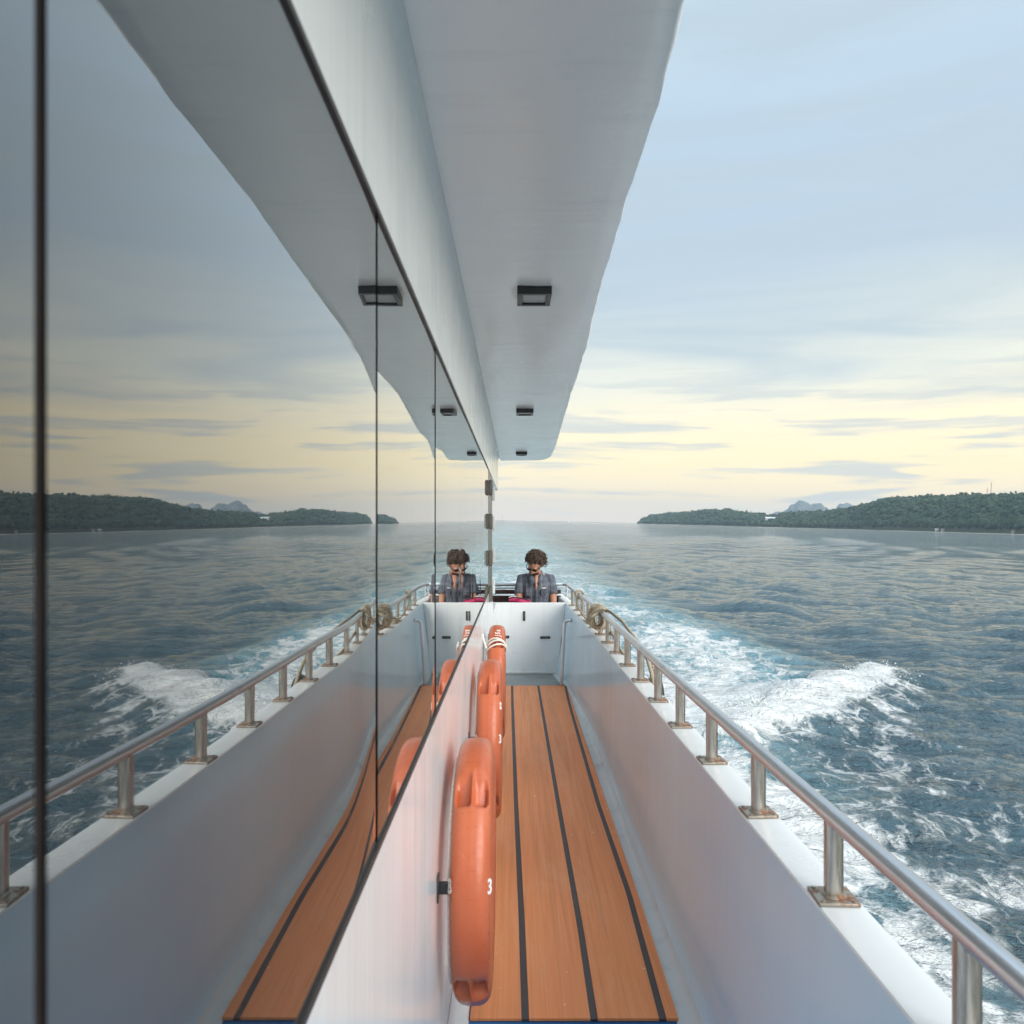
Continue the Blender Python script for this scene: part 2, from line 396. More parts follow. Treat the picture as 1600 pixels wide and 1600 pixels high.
rr = MB().box(WX - 0.004, WX + 0.002, -1.8, 5.97, ZT - 0.004, ZT + 0.005); rr.build('upper_gasket', M_gasket, boat)
rr = MB().box(WX - 0.004, WX + 0.002, -1.8, 6.9, ZS - 0.007, ZS + 0.002); rr.build('lower_gasket', M_gasket, boat)
# aft door post with its hinges
MB().box(WX - 0.05, WX - 0.001, 5.975, 7.0, ZS + 0.002, ZT).build('door_post', M_dgrey, boat, bevel=0.004)
for zc in (0.33, 0.075, -0.205, -0.475):
    h = MB(); pts = []
    for k in range(20):
        a = 2 * math.pi * k / 20; pts.append((0.0125 * math.cos(a), 0.0125 * math.sin(a) + (0.043 if math.sin(a) >= 0 else -0.043)))
    h.loft([[(WX + 0.001 + px + 0.012, 6.05, zc + pz) for px, pz in pts], [(WX + 0.001 + px + 0.012, 6.13, zc + pz) for px, pz in pts]])
    ho = h.build('hinge', M_dgrey, boat, 40, bevel=0.003)
    MB().loft([[(WX + 0.013 + px * 1.2, 6.057, zc + pz * 1.06) for px, pz in pts], [(WX + 0.013 + px * 1.2, 6.11, zc + pz * 1.06) for px, pz in pts]]).build('hinge_rim', M_black, ho, 40)
    MB().box(WX + 0.0, WX + 0.026, 6.9, 6.93, zc - 0.065, zc + 0.055).build('hinge_leaf', M_grey, ho, bevel=0.004)

# --- fascia between glass and soffit, flared softly into the soffit
rings = []
for y in list(np.arange(-1.8, 9.3, 0.12)) + [9.28]:
    zb = ZT + 0.006
    r = [(WX, y, zb), (WX, y, (zb + ZC) / 2), (WX, y, ZC - 0.035), (WX + 0.006, y, ZC - 0.015), (WX + 0.02, y, ZC - 0.001), (WX + 0.02, y, ZC + 0.05), (WX - 0.06, y, ZC + 0.05), (WX - 0.06, y, zb)]
    rings.append(r)
MB().loft(rings).build('fascia', M_fascia, boat, 50)

# --- roof overhang
xe = lin([-1.8, 1.28, 1.6, 2.05, 2.74, 3.74, 5.56, 7.5, 8.3, 9.0], [.27, .277, .290, .288, .302, .333, .362, .40, .412, .412])
rings = []
yy = list(np.arange(-1.8, 8.9, 0.05)) + [9.0, 9.15, 9.3, 9.42, 9.5, 9.56, 9.60, 9.63]
for y in yy:
    X = xe(y)
    if y > 9.0:
        q = (y - 9.0) / 0.65; X = 0.20 + 0.212 * math.sqrt(max(0, 1 - q ** 2.6))
    wv = 0.003 * mnoise.noise(Vector((y * 3.1, 0.3, 0))) + 0.0028 * mnoise.noise(Vector((y * 9, 2.3, 0)))
    X += wv * 1.3
    def zf(x): return ZC + 0.004 * mnoise.noise(Vector((x * 6, y * 2.2, 1)))
    xs_ = np.linspace(WX + 0.0205, X - 0.012, 12)
    r = [(x, y, zf(x)) for x in xs_] + [(X - 0.004, y, ZC + 0.004), (X, y, ZC + 0.014), (X + 0.004, y, ZC + 0.10), (X - 0.02, y, ZC + 0.115), (-2.4, y, ZC + 0.13), (-2.4, y, ZC + 0.06), (WX - 0.07, y, ZC + 0.06), (WX + 0.0205, y, ZC + 0.06)]
    rings.append(r)
MB().loft(rings).build('roof', M_soffit, boat, 45)

# --- soffit lamps
for yc in (2.845, 5.62, 8.64):
    lm = MB()
    x0, x1, y0, y1, z0, z1 = 0.007, 0.127, yc - 0.077, yc + 0.077, ZC - 0.029, ZC + 0.004
    wd = 0.019
    lm.box(x0, x1, y0, y0 + wd, z0, z1).box(x0, x1, y1 - wd, y1, z0, z1).box(x0, x0 + wd, y0 + wd, y1 - wd, z0, z1).box(x1 - wd, x1, y0 + wd, y1 - wd, z0, z1)
    fr = lm.build('soffit_lamp', M_black, boat, bevel=0.002)
    MB().box(x0 + wd, x1 - wd, y0 + wd, y1 - wd, z0 + 0.008, z1).build('lens', simple('frosted_lens', (0.42, 0.45, 0.45), 0.4), fr)

# --- rest of the superstructure (cabin block behind the mirrors) and hull
MB().box(-3.75, WX - 0.052, -1.8, 6.95, FL, ZC + 0.058).build('cabin_block', M_wall, boat)
hr = []
for y in [-6, -4, -1.8, 0, 2, 4, 6, 8, 9.2, 10.1]:
    xo = x_out(max(y, -2)) + 0.004 if y > -2 else 0.714
    if y < -2: xo -= (abs(y) - 2) ** 2 * 0.12
    L = -3.95 - (xo - 0.714) 
    hr.append([(xo - 0.006, y, CAP - 0.035), (xo + 0.012, y, CAP - 0.05), (xo + 0.012, y, CAP - 0.10), (xo - 0.01, y, CAP - 0.13), (xo - 0.02, y, -1.6), (xo - 0.08, y, -2.6), (xo - 0.5, y, -3.5),
               (-1.62, y, -3.9), (L + 0.5, y, -3.5), (L + 0.08, y, -2.6), (L, y, CAP - 0.03), (L + 0.1, y, -1.9), (-1.6, y, -1.95), (xo - 0.12, y, -1.9)])
MB().loft(hr).build('hull', M_hull, boat, 40)

# --- decks
def strip(name, m, xa, xb, z, y0, y1, step=0.25, th=0.05):
    g = MB(); rs = []
    for y in list(np.arange(y0, y1, step)) + [y1]:
        a = xa(y) if callable(xa) else xa; b = xb(y) if callable(xb) else xb
        rs.append([(a, y, z), (b, y, z), (b, y, z - th), (a, y, z - th)])
    return g.loft(rs).build(name, m, boat)
strip('blue_deck', M_blue, WX + 0.058, lambda y: min(0.497, x_base(y) - 0.045), FL, -1.8, 7.80)
strip('grey_deck', M_greyd, WX + 0.058, lambda y: x_base(y) - 0.012, FL + 0.001, 7.803, YB)
strip('aft_deck', M_greyd, -3.85, lambda y: x_in(y) + 0.01, FL, YB + 0.03, 10.0)
# --- bulwark: waterway, cove, inner face, cap
rings = []
for y in ys:
    b, ti, to = x_base(y), x_in(y), x_out(y)
    wob = 0.0025 * mnoise.noise(Vector((y * 1.7, 5, 0)))
    r = [(min(0.496, b - 0.046), y, FL - 0.03), (min(0.496, b - 0.046), y, FL + 0.001), (b - 0.028, y, FL + 0.003), (b - 0.012, y, FL + 0.008), (b - 0.003, y, FL + 0.022), (b, y, FL + 0.045)]
    for q in (0.15, 0.35, 0.55, 0.75, 0.9):
        r.append((b + (ti - b) * q + 0.012 * math.sin(math.pi * q) + wob * math.sin(math.pi * q), y, FL + 0.045 + (CAP - 0.006 - FL - 0.045) * q))
    r += [(ti, y, CAP - 0.006), (ti + 0.002, y, CAP - 0.0015), (ti + 0.006, y, CAP)]
    r += [(to - 0.005, y, CAP), (to, y, CAP - 0.005), (to, y, CAP - 0.05), (to - 0.02, y, FL - 0.03)]
    rings.append(r)
nr = len(rings[0])
# split into waterway / face / cap strips sharing edges, each its own part
def sub(rs, a, b, name, m, sm=60):
    g = MB(); g.loft([r[a:b + 1] for r in rs], closed=False); return g.build(name, m, boat, sm)
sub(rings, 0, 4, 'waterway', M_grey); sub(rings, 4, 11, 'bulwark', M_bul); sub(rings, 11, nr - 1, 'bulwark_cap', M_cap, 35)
# stern quarter bulwark beyond the bulkhead
rings = []
for y in list(np.arange(YB + 0.03, 10.0, 0.15)):
    rings.append([(x_in(y), y, FL), (x_in(y), y, CAP - 0.01), (x_in(y) + 0.01, y, CAP - 0.001), (x_out(y) - 0.01, y, CAP - 0.001), (x_out(y), y, CAP - 0.01), (x_out(y), y, FL)])
MB().loft(rings).build('stern_quarter', M_cap, boat, 50)
MB().box(-3.85, x_in(9.99), 10.0, 10.08, FL, CAP - 0.05).build('transom', M_cap, boat, bevel=0.01)
# --- bulkhead across the side deck
bh = MB(); x1t, x1b = x_in(YB) + 0.004, x_base(YB) + 0.002
bh.loft([[(WX - 0.04, y, FL - 0.02), (x1b, y, FL - 0.02), (x1t, y, CAP + 0.0), (WX - 0.04, y, CAP + 0.0)] for y in (YB, YB + 0.028)])
bh.build('bulkhead', M_bulk, boat, bevel=0.004)
# hatch outline battens low on the bulkhead
MB().box(WX + 0.01, x1b - 0.01, YB - 0.012, YB - 0.001, FL + 0.004, FL + 0.03).build('bulkhead_skirting', M_cap, boat, bevel=0.003)
# bolts / pulls
def pull(x, z, w_, h_):
    o = MB().box(x - w_ / 2, x + w_ / 2, YB - 0.010, YB + 0.001, z - h_ / 2, z + h_ / 2).build('door_pull', M_black, boat, bevel=0.003)
    if w_ > h_: MB().tube([(x - w_ * 0.3, YB - 0.012, z), (x - w_ * 0.2, YB - 0.026, z), (x + w_ * 0.2, YB - 0.026, z), (x + w_ * 0.3, YB - 0.012, z)], 0.004, 8).build('grip', M_dgrey, o, 50)
    else: MB().tube([(x, YB - 0.012, z - h_ * 0.3), (x, YB - 0.026, z - h_ * 0.2), (x, YB - 0.026, z + h_ * 0.2), (x, YB - 0.012, z + h_ * 0.3)], 0.004, 8).build('grip', M_dgrey, o, 50)
pull(0.095, -0.895, 0.024, 0.10); pull(0.317, -1.122, 0.105, 0.026); pull(-0.115, -1.115, 0.105, 0.026)
# grab bar
gb = [(0.545, 7.70, -0.86), (0.527, 7.74, -0.858), (0.50, 7.78, -0.868), (0.485, 7.80, -0.895), (0.478, 7.80, -0.94), (0.462, 7.80, -1.25), (0.452, 7.80, FL + 0.005)]
gb = [gb[0], *[tuple(np.array(gb[i]) * (1 - t) + np.array(gb[i + 1]) * t) for i in range(1, len(gb) - 1) for t in (0, 0.5)], gb[-1]]
g = MB().tube(gb, 0.0175, 14).build('grab_bar', M_steel, boat, 50)
MB().tube([(0.452, 7.80, FL + 0.004), (0.452, 7.80, FL + 0.012)], 0.03, 16).build('foot_flange', M_plate, g, 40)

# --- stanchions
def build_stanchion():
    p = MB(); r = 0.0178; hh = 0.165
    def sq(z, s=r):
        pts = []
        for k in range(20):
            a = 2 * math.pi * (k + 0.5) / 20
            c, s_ = math.cos(a), math.sin(a); q = (abs(c) ** 3.2 + abs(s_) ** 3.2) ** (-1 / 3.2)
            pts.append((s * q * c, s * q * s_, z))
        return pts
    p.loft([sq(0.004), sq(0.03), sq(0.1), sq(hh)])
    o = p.build('stanchion', M_post, boat, 40)
    b = MB().box(-0.041, 0.041, -0.041, 0.041, 0.001, 0.0075).build('base_plate', M_plate, o, bevel=0.0015)
    wld = MB().loft([[(0.025 * math.cos(2 * math.pi * k / 16), 0.025 * math.sin(2 * math.pi * k / 16), 0.0076) for k in range(16)], [(0.0185 * math.cos(2 * math.pi * k / 16), 0.0185 * math.sin(2 * math.pi * k / 16), 0.014) for k in range(16)]]).build('weld_collar', M_plate, o, 50)
    for sx in (-1, 1):
        for sy in (-1, 1): MB().loft([[(sx * 0.031 + 0.0045 * math.cos(a), sy * 0.031 + 0.0045 * math.sin(a), z) for a in np.linspace(0, 2 * math.pi, 9)[:-1]] for z in (0.0075, 0.0105)]).build('screw', M_post, o, 40)
    return o
st0 = build_stanchion()
py_ = [y for y in (0.69, 1.165, 1.645, 2.14, 2.625, 3.10, 3.56, 4.03, 4.49, 4.95, 5.40, 5.83, 6.25, 6.70, 7.15, 7.62, 8.10)]
for i, y in enumerate([-0.25, 0.22] + py_):
    if i == 0: o = st0
    else:
        o = st0.copy(); COL.objects.link(o)
        for c in list(st0.children):
            d = c.copy(); COL.objects.link(d); d.parent = o
    o.location = (x_mid(y) - 0.004, y, CAP); o.rotation_euler = (0, 0, random.uniform(-0.06, 0.06)); o.parent = boat
# --- handrail: side run, corner, stern run
pts = [(x_mid(y) - 0.004 + 0.0012 * math.sin(y * 2.3), y, CAP + 0.168 + 0.002 * math.sin(y * 1.3 + 1)) for y in np.arange(-1.6, 8.5, 0.2)]
pts += [(0.578, 8.6, -0.590), (0.594, 8.9, -0.602), (0.606, 9.13, -0.613), (0.606, 9.21, -0.617), (0.597, 9.26, -0.618), (0.575, 9.28, -0.618), (0.53, 9.28, -0.618)]
pts += [(x, 9.28, -0.618) for x in np.arange(0.3, -3.6, -0.3)]
MB().tube(pts, 0.0195, 18).build('handrail', M_steel, boat, 60)
MB().tube([(x, 9.30, -0.660) for x in np.arange(0.598, -3.6, -0.3)], 0.010, 10).build('stern_bar', M_steel, boat, 60)
MB().tube([(x, 9.30, -0.722) for x in np.arange(0.598, -3.6, -0.3)], 0.010, 10).build('stern_bar', M_steel, boat, 60)
for x in (0.600, -0.6, -1.8, -3.0):
    MB().tube([(x, 9.31, -1.0), (x, 9.31, -0.625)], 0.014, 10).build('stern_post', M_steel, boat, 60)

# ================================================================ DECK MAT
mat_e = empty('deck_mat', (0.18, 2.456, FL)); tag(mat_e, 'orange teak plank mat with dark rubber seams lying along the side deck', 'deck mat')
ly = lambda y: y - 2.456
s1 = lin([2.456, 3.07, 4.42, 6.98, 7.75], [.031, .025, .004, -.024, -.030])
s2 = lin([2.456, 3.0, 4.42, 6.98, 7.75], [.2425, .246, .237, .226, .224])
s3 = lin([2.456, 3.3, 4.42, 6.98, 7.75], [.4535, .470, .4555, .470, .485])
le = lin([2.456, 4.0, 7.75], [-.139, -.13, -.105])
ri = lin([2.456, 3.15, 4.23, 6.98, 7.75], [.5015, .506, .505, .500, .499])
hw = 0.0115
def mstrip(name, a, b, z0, z1, m, bev=0.0):
    rs = []
    for y in list(np.arange(2.456, 7.75, 0.1)) + [7.75]:
        rs.append([(a(y) - 0.18, ly(y), z0), (b(y) - 0.18, ly(y), z0), (b(y) - 0.18, ly(y), z1), (a(y) - 0.18, ly(y), z1)])
    return MB().loft(rs).build(name, m, mat_e, bevel=bev)
mstrip('plank', le, lambda y: s1(y) - hw, 0.002, 0.012, M_teak, 0.0015)
mstrip('plank', lambda y: s1(y) + hw, lambda y: s2(y) - hw, 0.002, 0.012, M_teak, 0.0015)
mstrip('plank', lambda y: s2(y) + hw, lambda y: s3(y) - hw, 0.002, 0.012, M_teak, 0.0015)
mstrip('plank', lambda y: s3(y) + hw, ri, 0.002, 0.012, M_teak, 0.0015)
for s_ in (s1, s2, s3):
    mstrip('seam_strip', lambda y: s_(y) - hw + 0.0004, lambda y: s_(y) + hw - 0.0004, 0.0015, 0.0092, M_caulk)

# ================================================================ LIFEBUOYS
def ring_mesh():
    Rr, ax, rx = 0.302, 0.058, 0.0520       # ring radius, radial half width, half thickness in x
    nu, nv = 224, 56; vs = []
    pk = [R(55), R(-35), R(145), R(-125)]
    for i in range(nu):
        ph = 2 * math.pi * i / nu
        best = min(((ph - p + math.pi) % (2 * math.pi) - math.pi for p in pk), key=abs)
        for j in range(nv):
            ps = 2 * math.pi * j / nv
            c, s = math.cos(ps), math.sin(ps)
            q = (abs(c) ** 2.9 + abs(s) ** 2.9) ** (-1 / 2.9)
            rad = ax * q * c; lat = rx * q * s
            if c > 0.25:                      # outer rim: moulded pockets either side of a rib
                u = best / R(9.5); up_ = abs(lat) / rx
                if abs(u) < 1 and up_ < 0.84:
                    prof = (1 - max(0, (u - (-0.75)) / 1.75) ** 1.5) if u > -0.75 else max(0, (u + 1) / 0.25)
                    edge = min(1, (0.84 - up_) / 0.16)
                    rib = min(1, max(0, (up_ - 0.055) / 0.07))
                    tilt_ = 1 - 0.5 * up_ if u > 0.2 else 1
                    rad -= 0.034 * max(0, prof) * edge * rib * tilt_
            if c > 0.9 and abs(lat) < 0.0012: rad += 0.0008
            r_ = Rr + rad
            # phi = 0 faces forward (-y)
            vs.append((lat, -r_ * math.cos(ph), r_ * math.sin(ph)))
    fs = []
    for i in range(nu):
        for j in range(nv):
            a = i * nv + j; b = i * nv + (j + 1) % nv; c_ = ((i + 1) % nu) * nv + (j + 1) % nv; d = ((i + 1) % nu) * nv + j
            fs.append((a, b, c_, d))
    return MB().add(vs, fs)
ring0 = None
def text_part(parent, txt, size, phi, psi, sgn, spin=0.0):
    cu = bpy.data.curves.new('lettering', 'FONT'); cu.body = txt; cu.size = size; cu.extrude = 0.0006; cu.align_x = 'CENTER'; cu.align_y = 'CENTER'; cu.offset = size * 0.025
    to = bpy.data.objects.new('lettering_tmp', cu); COL.objects.link(to)
    dg = bpy.context.evaluated_depsgraph_get(); me = bpy.data.meshes.new_from_object(to.evaluated_get(dg)); bpy.data.objects.remove(to)
    me.materials.clear(); me.materials.append(M_mark)
    radial = Vector((0, -math.cos(phi), math.sin(phi))); tang = Vector((0, math.sin(phi), math.cos(phi))); X = Vector((sgn, 0, 0))
    nrm = (radial * math.cos(psi) + X * math.sin(psi)).normalized()
    c, s = math.cos(psi), math.sin(psi); q = (abs(c) ** 2.9 + abs(s) ** 2.9) ** (-1 / 2.9)
    pos = radial * (0.302 + 0.058 * q * c) + X * (0.052 * q * s) + nrm * 0.0012
    upv = tang; rt = upv.cross(nrm).normalized()
    rot = Matrix((rt, upv, nrm)).transposed().to_4x4() @ Matrix.Rotation(spin, 4, 'Z')
    o = bpy.data.objects.new('lettering', me); COL.objects.link(o); o.parent = parent; o.matrix_local = Matrix.Translation(pos) @ rot
    return o
labs = ['nearest orange lifebuoy hanging on the white cabin wall with white figure on its rim',
        'middle orange lifebuoy hanging between the two others on the white cabin wall',
        'farthest orange lifebuoy on the cabin wall, lashed with white cord near the bulkhead']
for i, (y, z) in enumerate(((2.353, -0.978), (3.735, -0.9625), (5.14, -0.965))):
    e = empty('lifebuoy', (-0.1155, y, z)); tag(e, labs[i], 'lifebuoy', 'lifebuoys hanging along the cabin wall')
    if ring0 is None:
        ring0 = ring_mesh().build('ring_body', M_buoy, e, 70)
    else:
        o = ring0.copy(); COL.objects.link(o); o.parent = e
    if i < 2:
        text_part(e, '3', 0.05, R(13), R(63), 1); text_part(e, 'B', 0.05, R(13), R(66), -1)
        if i == 1: text_part(e, 'S', 0.045, R(38), R(66), 1)
    else:
        text_part(e, 'J S a', 0.045, R(66), R(8), 1, R(90))
    # grab line threaded round the outside faces through the pockets
    gp = []
    for k in range(97):
        a = 2 * math.pi * k / 96; d = abs(math.sin(2 * (a - R(10))))
        gp.append((-0.03 - 0.024 * d * 0.3, -(0.322 + 0.012 * d) * math.cos(a), (0.322 + 0.012 * d) * math.sin(a)))
    gp = [(-0.0555, p[1] * 0.93, p[2] * 0.93) for p in gp]
    MB().tube(gp[:-1], 0.004, 6, closed=True).build('grab_line', M_cord, e, 60)
    hk = MB()
    hk.box(WX + 0.1155 + 0.001, -0.056, -0.312, -0.298, 0.05, 0.08)
    hk.box(WX + 0.1155 + 0.001, WX + 0.1155 + 0.005, -0.32, -0.29, 0.03, 0.10)
    he = empty('lifebuoy_bracket', (-0.1155, y, z)); 
    tag(he, ['black wall bracket behind the nearest lifebuoy', 'black wall bracket behind the middle lifebuoy', 'black wall bracket behind the farthest lifebuoy'][i], 'bracket', 'brackets holding the lifebuoys')
    hk.build('arm', M_black, he, bevel=0.003)
# cord lashing on the far ring
lc = MB(); 
for k, off in enumerate((0.0, 0.016, 0.030)):
    ph = R(48) + off / 0.3; pts = []
    for j in range(25):
        a = 2 * math.pi * j / 24; rr_ = 0.302 + 0.064 * math.cos(a); la = 0.060 * math.sin(a)
        pq = ph + 0.05 * math.sin(a + k)
        pts.append((la, -rr_ * math.cos(pq), rr_ * math.sin(pq)))
    lc.tube(pts[:-1], 0.0058, 8, closed=True)
lc.tube([(-0.06, -0.27, 0.25), (-0.075, -0.24, 0.29), (-0.085, -0.2, 0.33)], 0.0055, 8)
le_ = empty('cord_lashing', (-0.1155, 5.14, -0.965)); tag(le_, 'white cord wrapped three times around the farthest lifebuoy', 'cord')
lc.build('cord', M_cord, le_, 60)

# ================================================================ ROPES, FENDER
def rope_thing(name, label, cat, paths, r, loc=(0, 0, 0)):
    e = empty(name, loc); tag(e, label, cat)
    g = MB()
    for pth, closed in paths: g.tube([(p[0] - loc[0], p[1] - loc[1], p[2] - loc[2]) for p in pth], r, 8, closed=closed)
    g.build('rope', M_rope, e, 60); return e
rail = lambda y: Vector((x_mid(y) - 0.004, y, CAP + 0.168))
paths = []
random.seed(11)
for k in range(7):            # coil hung over the rail
    c = rail(5.75 + 0.045 * k) + Vector((-0.01 + random.uniform(-.012, .012), 0, -0.045))
    pth = []
    a0 = random.uniform(0, 6); rx_, rz_ = random.uniform(.048, .068), random.uniform(.072, .092)
    for j in range(30):
        a = 2 * math.pi * j / 30
        pth.append((c.x + rx_ * math.cos(a) * 0.9 + 0.006 * math.sin(3 * a + a0), c.y + 0.05 * math.sin(a + a0), c.z + rz_ * math.sin(a)))
    paths.append((pth, True))
for k in range(3):
    c = rail(5.82 + 0.03 * k) + Vector((-0.035, -0.10, -0.055)); pth = []
    for j in range(24):
        a = 2 * math.pi * j / 24; pth.append((c.x + 0.05 * math.cos(a + k), c.y + 0.045 * math.sin(2 * a + k) , c.z + 0.05 * math.sin(a + k)))
    paths.append((pth, True))
t = []
for y, dx, dz in [(6.0, .0, .03), (5.6, .045, .022), (5.2, .07, .0), (4.85, .075, -.03), (4.5, .068, -.045), (4.2, .06, -.075), (4.05, .058, -.13), (3.95, .06, -.20), (3.93, .062, -.3)]:
    p = rail(y); t.append((p.x + dx, p.y, p.z + dz))
tt = []
for i in range(len(t) - 1):
    for q in range(5): tt.append(tuple(np.array(t[i]) * (1 - q / 5) + np.array(t[i + 1]) * q / 5))
paths.append((tt, False))
t2 = [(rail(5.6).x + .02, 5.6, -.66), (rail(5.3).x + .025, 5.25, -.70), (rail(5).x + .03, 4.95, -.745), (rail(4.8).x + .055, 4.75, -.78), (rail(4.6).x + .075, 4.5, -.86)]
paths.append((t2, False))
rope_thing('mooring_rope', 'coil of beige mooring rope hung over the side rail, its end trailing outboard', 'rope', paths, 0.0105, (0.63, 5.8, -0.59))
paths = []
for k in range(3):
    c = rail(7.35 + 0.05 * k); paths.append(([(c.x + 0.036 * math.cos(a), c.y + 0.02 * math.sin(a + k), c.z + 0.036 * math.sin(a)) for a in np.linspace(0, 2 * math.pi, 17)[:-1]], True))
c = rail(7.2); paths.append(([(c.x - 0.03, 7.35, c.z), (c.x - 0.045, 7.2, c.z - 0.08), (c.x - 0.02, 7.0, c.z - 0.13), (c.x, 6.8, c.z - 0.155), (c.x + 0.02, 6.7, c.z - 0.15)], False))
rope_thing('tie_rope', 'short rope knotted round the rail near the stern corner', 'rope', paths, 0.0085, (0.60, 7.35, -0.59))
# rope loops lying on the cap
paths = [([(x_mid(6.6) + 0.03 * math.cos(a), 6.55 + 0.09 * math.sin(a), CAP + 0.012 + 0.012 * k) for a in np.linspace(0, 2 * math.pi, 19)[:-1]], True) for k in range(3)]
rope_thing('rope_coil', 'small flat coil of rope lying on the bulwark cap by the stanchions', 'rope', paths, 0.0085, (x_mid(6.6), 6.55, CAP))
# tyre fender outboard
e = empty('tyre_fender', (0.748, 4.28, -0.90)); tag(e, 'black tyre fender hanging outside the bulwark, roped to the rail', 'fender')
f = MB(); pts = []
vs = []; nu, nv = 40, 12
for i in range(nu):
    a = 2 * math.pi * i / nu
    for j in range(nv):
        b = 2 * math.pi * j / nv; tr = 0.0 if j % 3 else 0.004
        rr_ = 0.095 + (0.035 + tr) * math.cos(b); vs.append((0.035 * math.sin(b), rr_ * math.cos(a), rr_ * math.sin(a)))
fs = [(i * nv + j, i * nv + (j + 1) % nv, ((i + 1) % nu) * nv + (j + 1) % nv, ((i + 1) % nu) * nv + j) for i in range(nu) for j in range(nv)]
f.add(vs, fs).build('tyre', M_black, e, 50)
MB().tube([(0, 0, 0.12), (-0.015, 0, 0.2), (-0.06, 0, 0.262), (-0.085, 0.02, 0.27)], 0.007, 8).build('hanging_rope', M_rope, e, 50)

# ================================================================ STERN BENCH
e = empty('stern_bench', (-0.2, 9.1, FL)); tag(e, 'bench with dark brown slats and steel bars across the stern', 'bench')
def bb(name, x0, x1, y0, y1, z0, z1, m, bev=0.004): return MB().box(x0 + 0.2, x1 + 0.2, y0 - 9.1, y1 - 9.1, z0 - FL, z1 - FL).build(name, m, e, bevel=bev)
for z0, z1 in ((-0.715, -0.676), (-0.82, -0.742), (-0.925, -0.845)):
    bb('back_slat', -1.9, 0.528, 9.225, 9.25, z0, z1, M_wood)
for k in range(4): bb('seat_slat', -1.9, 0.50, 8.80 + k * 0.105, 8.895 + k * 0.105, -1.075, -1.05, M_wood)
for x in (-1.85, -0.7, 0.45):
    bb('support', x, x + 0.04, 8.82, 9.2, FL, -1.077, M_steel); bb('back_support', x, x + 0.03, 9.252, 9.275, -1.2, -0.64, M_steel)

# ================================================================ THE SEATED MAN
man = empty('person', (0.232, 8.92, -1.005))
tag(man, 'man in grey plaid short sleeve shirt and sunglasses sitting on the stern bench looking down', 'person')
def limb(g, pts, rads, n_=14):
    """tapered tube through points with elliptical sections"""
    g.tube(pts, rads, n_)
    for p, r in ((pts[0], rads[0]), (pts[-1], rads[-1])): g.ball(p, r * 0.99, 12, 8)
def torso(g, rows, n_=24):
    g.loft([[(cx_ + rx_ * math.copysign(abs(math.cos(a)) ** 0.85, math.cos(a)), cy_ + ry_ * math.copysign(abs(math.sin(a)) ** 0.9, math.sin(a)), z) for a in np.linspace(0, 2 * math.pi, n_ + 1)[:-1]] for (z, cx_, cy_, rx_, ry_) in rows])
def remesh(o, vox, it=3, fac=0.5):
    m = o.modifiers.new('remesh', 'REMESH'); m.mode = 'VOXEL'; m.voxel_size = vox; m.use_smooth_shade = True
    if it:
        s = o.modifiers.new('smooth', 'SMOOTH'); s.iterations = it; s.factor = fac
H = Vector((-0.014, -0.105, 0.640))      # head centre
HR = Euler((R(47), R(10), R(-24))).to_matrix()   # bowed and turned towards his right
body = MB()
torso(body, [(0.02, 0, 0.03, 0.145, 0.11), (0.12, 0, 0.03, 0.135, 0.105), (0.25, 0, 0.02, 0.137, 0.11), (0.38, 0, 0.01, 0.148, 0.12), (0.48, 0, 0.01, 0.125, 0.085), (0.53, 0, 0.01, 0.10, 0.07), (0.56, 0, 0.0, 0.06, 0.055)])
limb(body, [(0, 0.0, 0.51), (-0.005, -0.03, 0.57), (-0.008, -0.06, 0.61)], [0.06, 0.055, 0.052])
def hp(p): return tuple(H + HR @ Vector(p))
hm = MB(); hm.ball((0, 0.012, 0.02), (0.076, 0.094, 0.096), 20, 14); hm.ball((0, -0.028, -0.055), (0.056, 0.06, 0.062), 16, 10)
hm.ball((0, -0.055, -0.095), (0.026, 0.024, 0.022)); 
hm.tube([(0, -0.075, 0.012), (0, -0.094, -0.012), (0, -0.104, -0.03), (0, -0.088, -0.042)], [0.009, 0.012, 0.016, 0.012], 10)
hm.ball((0.013, -0.088, -0.036), 0.009, 8, 6); hm.ball((-0.013, -0.088, -0.036), 0.009, 8, 6)
hm.ball((0, -0.078, -0.064), (0.024, 0.010, 0.006), 10, 6); hm.ball((0, -0.076, -0.073), (0.021, 0.010, 0.006), 10, 6)
for s in (-1, 1):
    hm.ball((s * 0.079, 0.012, -0.012), (0.010, 0.019, 0.030), 10, 8)
    hm.ball((s * 0.032, -0.072, 0.022), (0.026, 0.014, 0.010), 10, 6)
body.add([hp(v) for v in hm.v], hm.f)
arms = {-1: [(-0.163, 0.01, 0.475), (-0.188, -0.02, 0.33), (-0.192, -0.08, 0.205), (-0.17, -0.19, 0.16), (-0.11, -0.29, 0.155)],
        1: [(0.163, 0.01, 0.475), (0.188, -0.01, 0.33), (0.190, -0.05, 0.205), (0.16, -0.17, 0.15), (0.085, -0.27, 0.15)]}
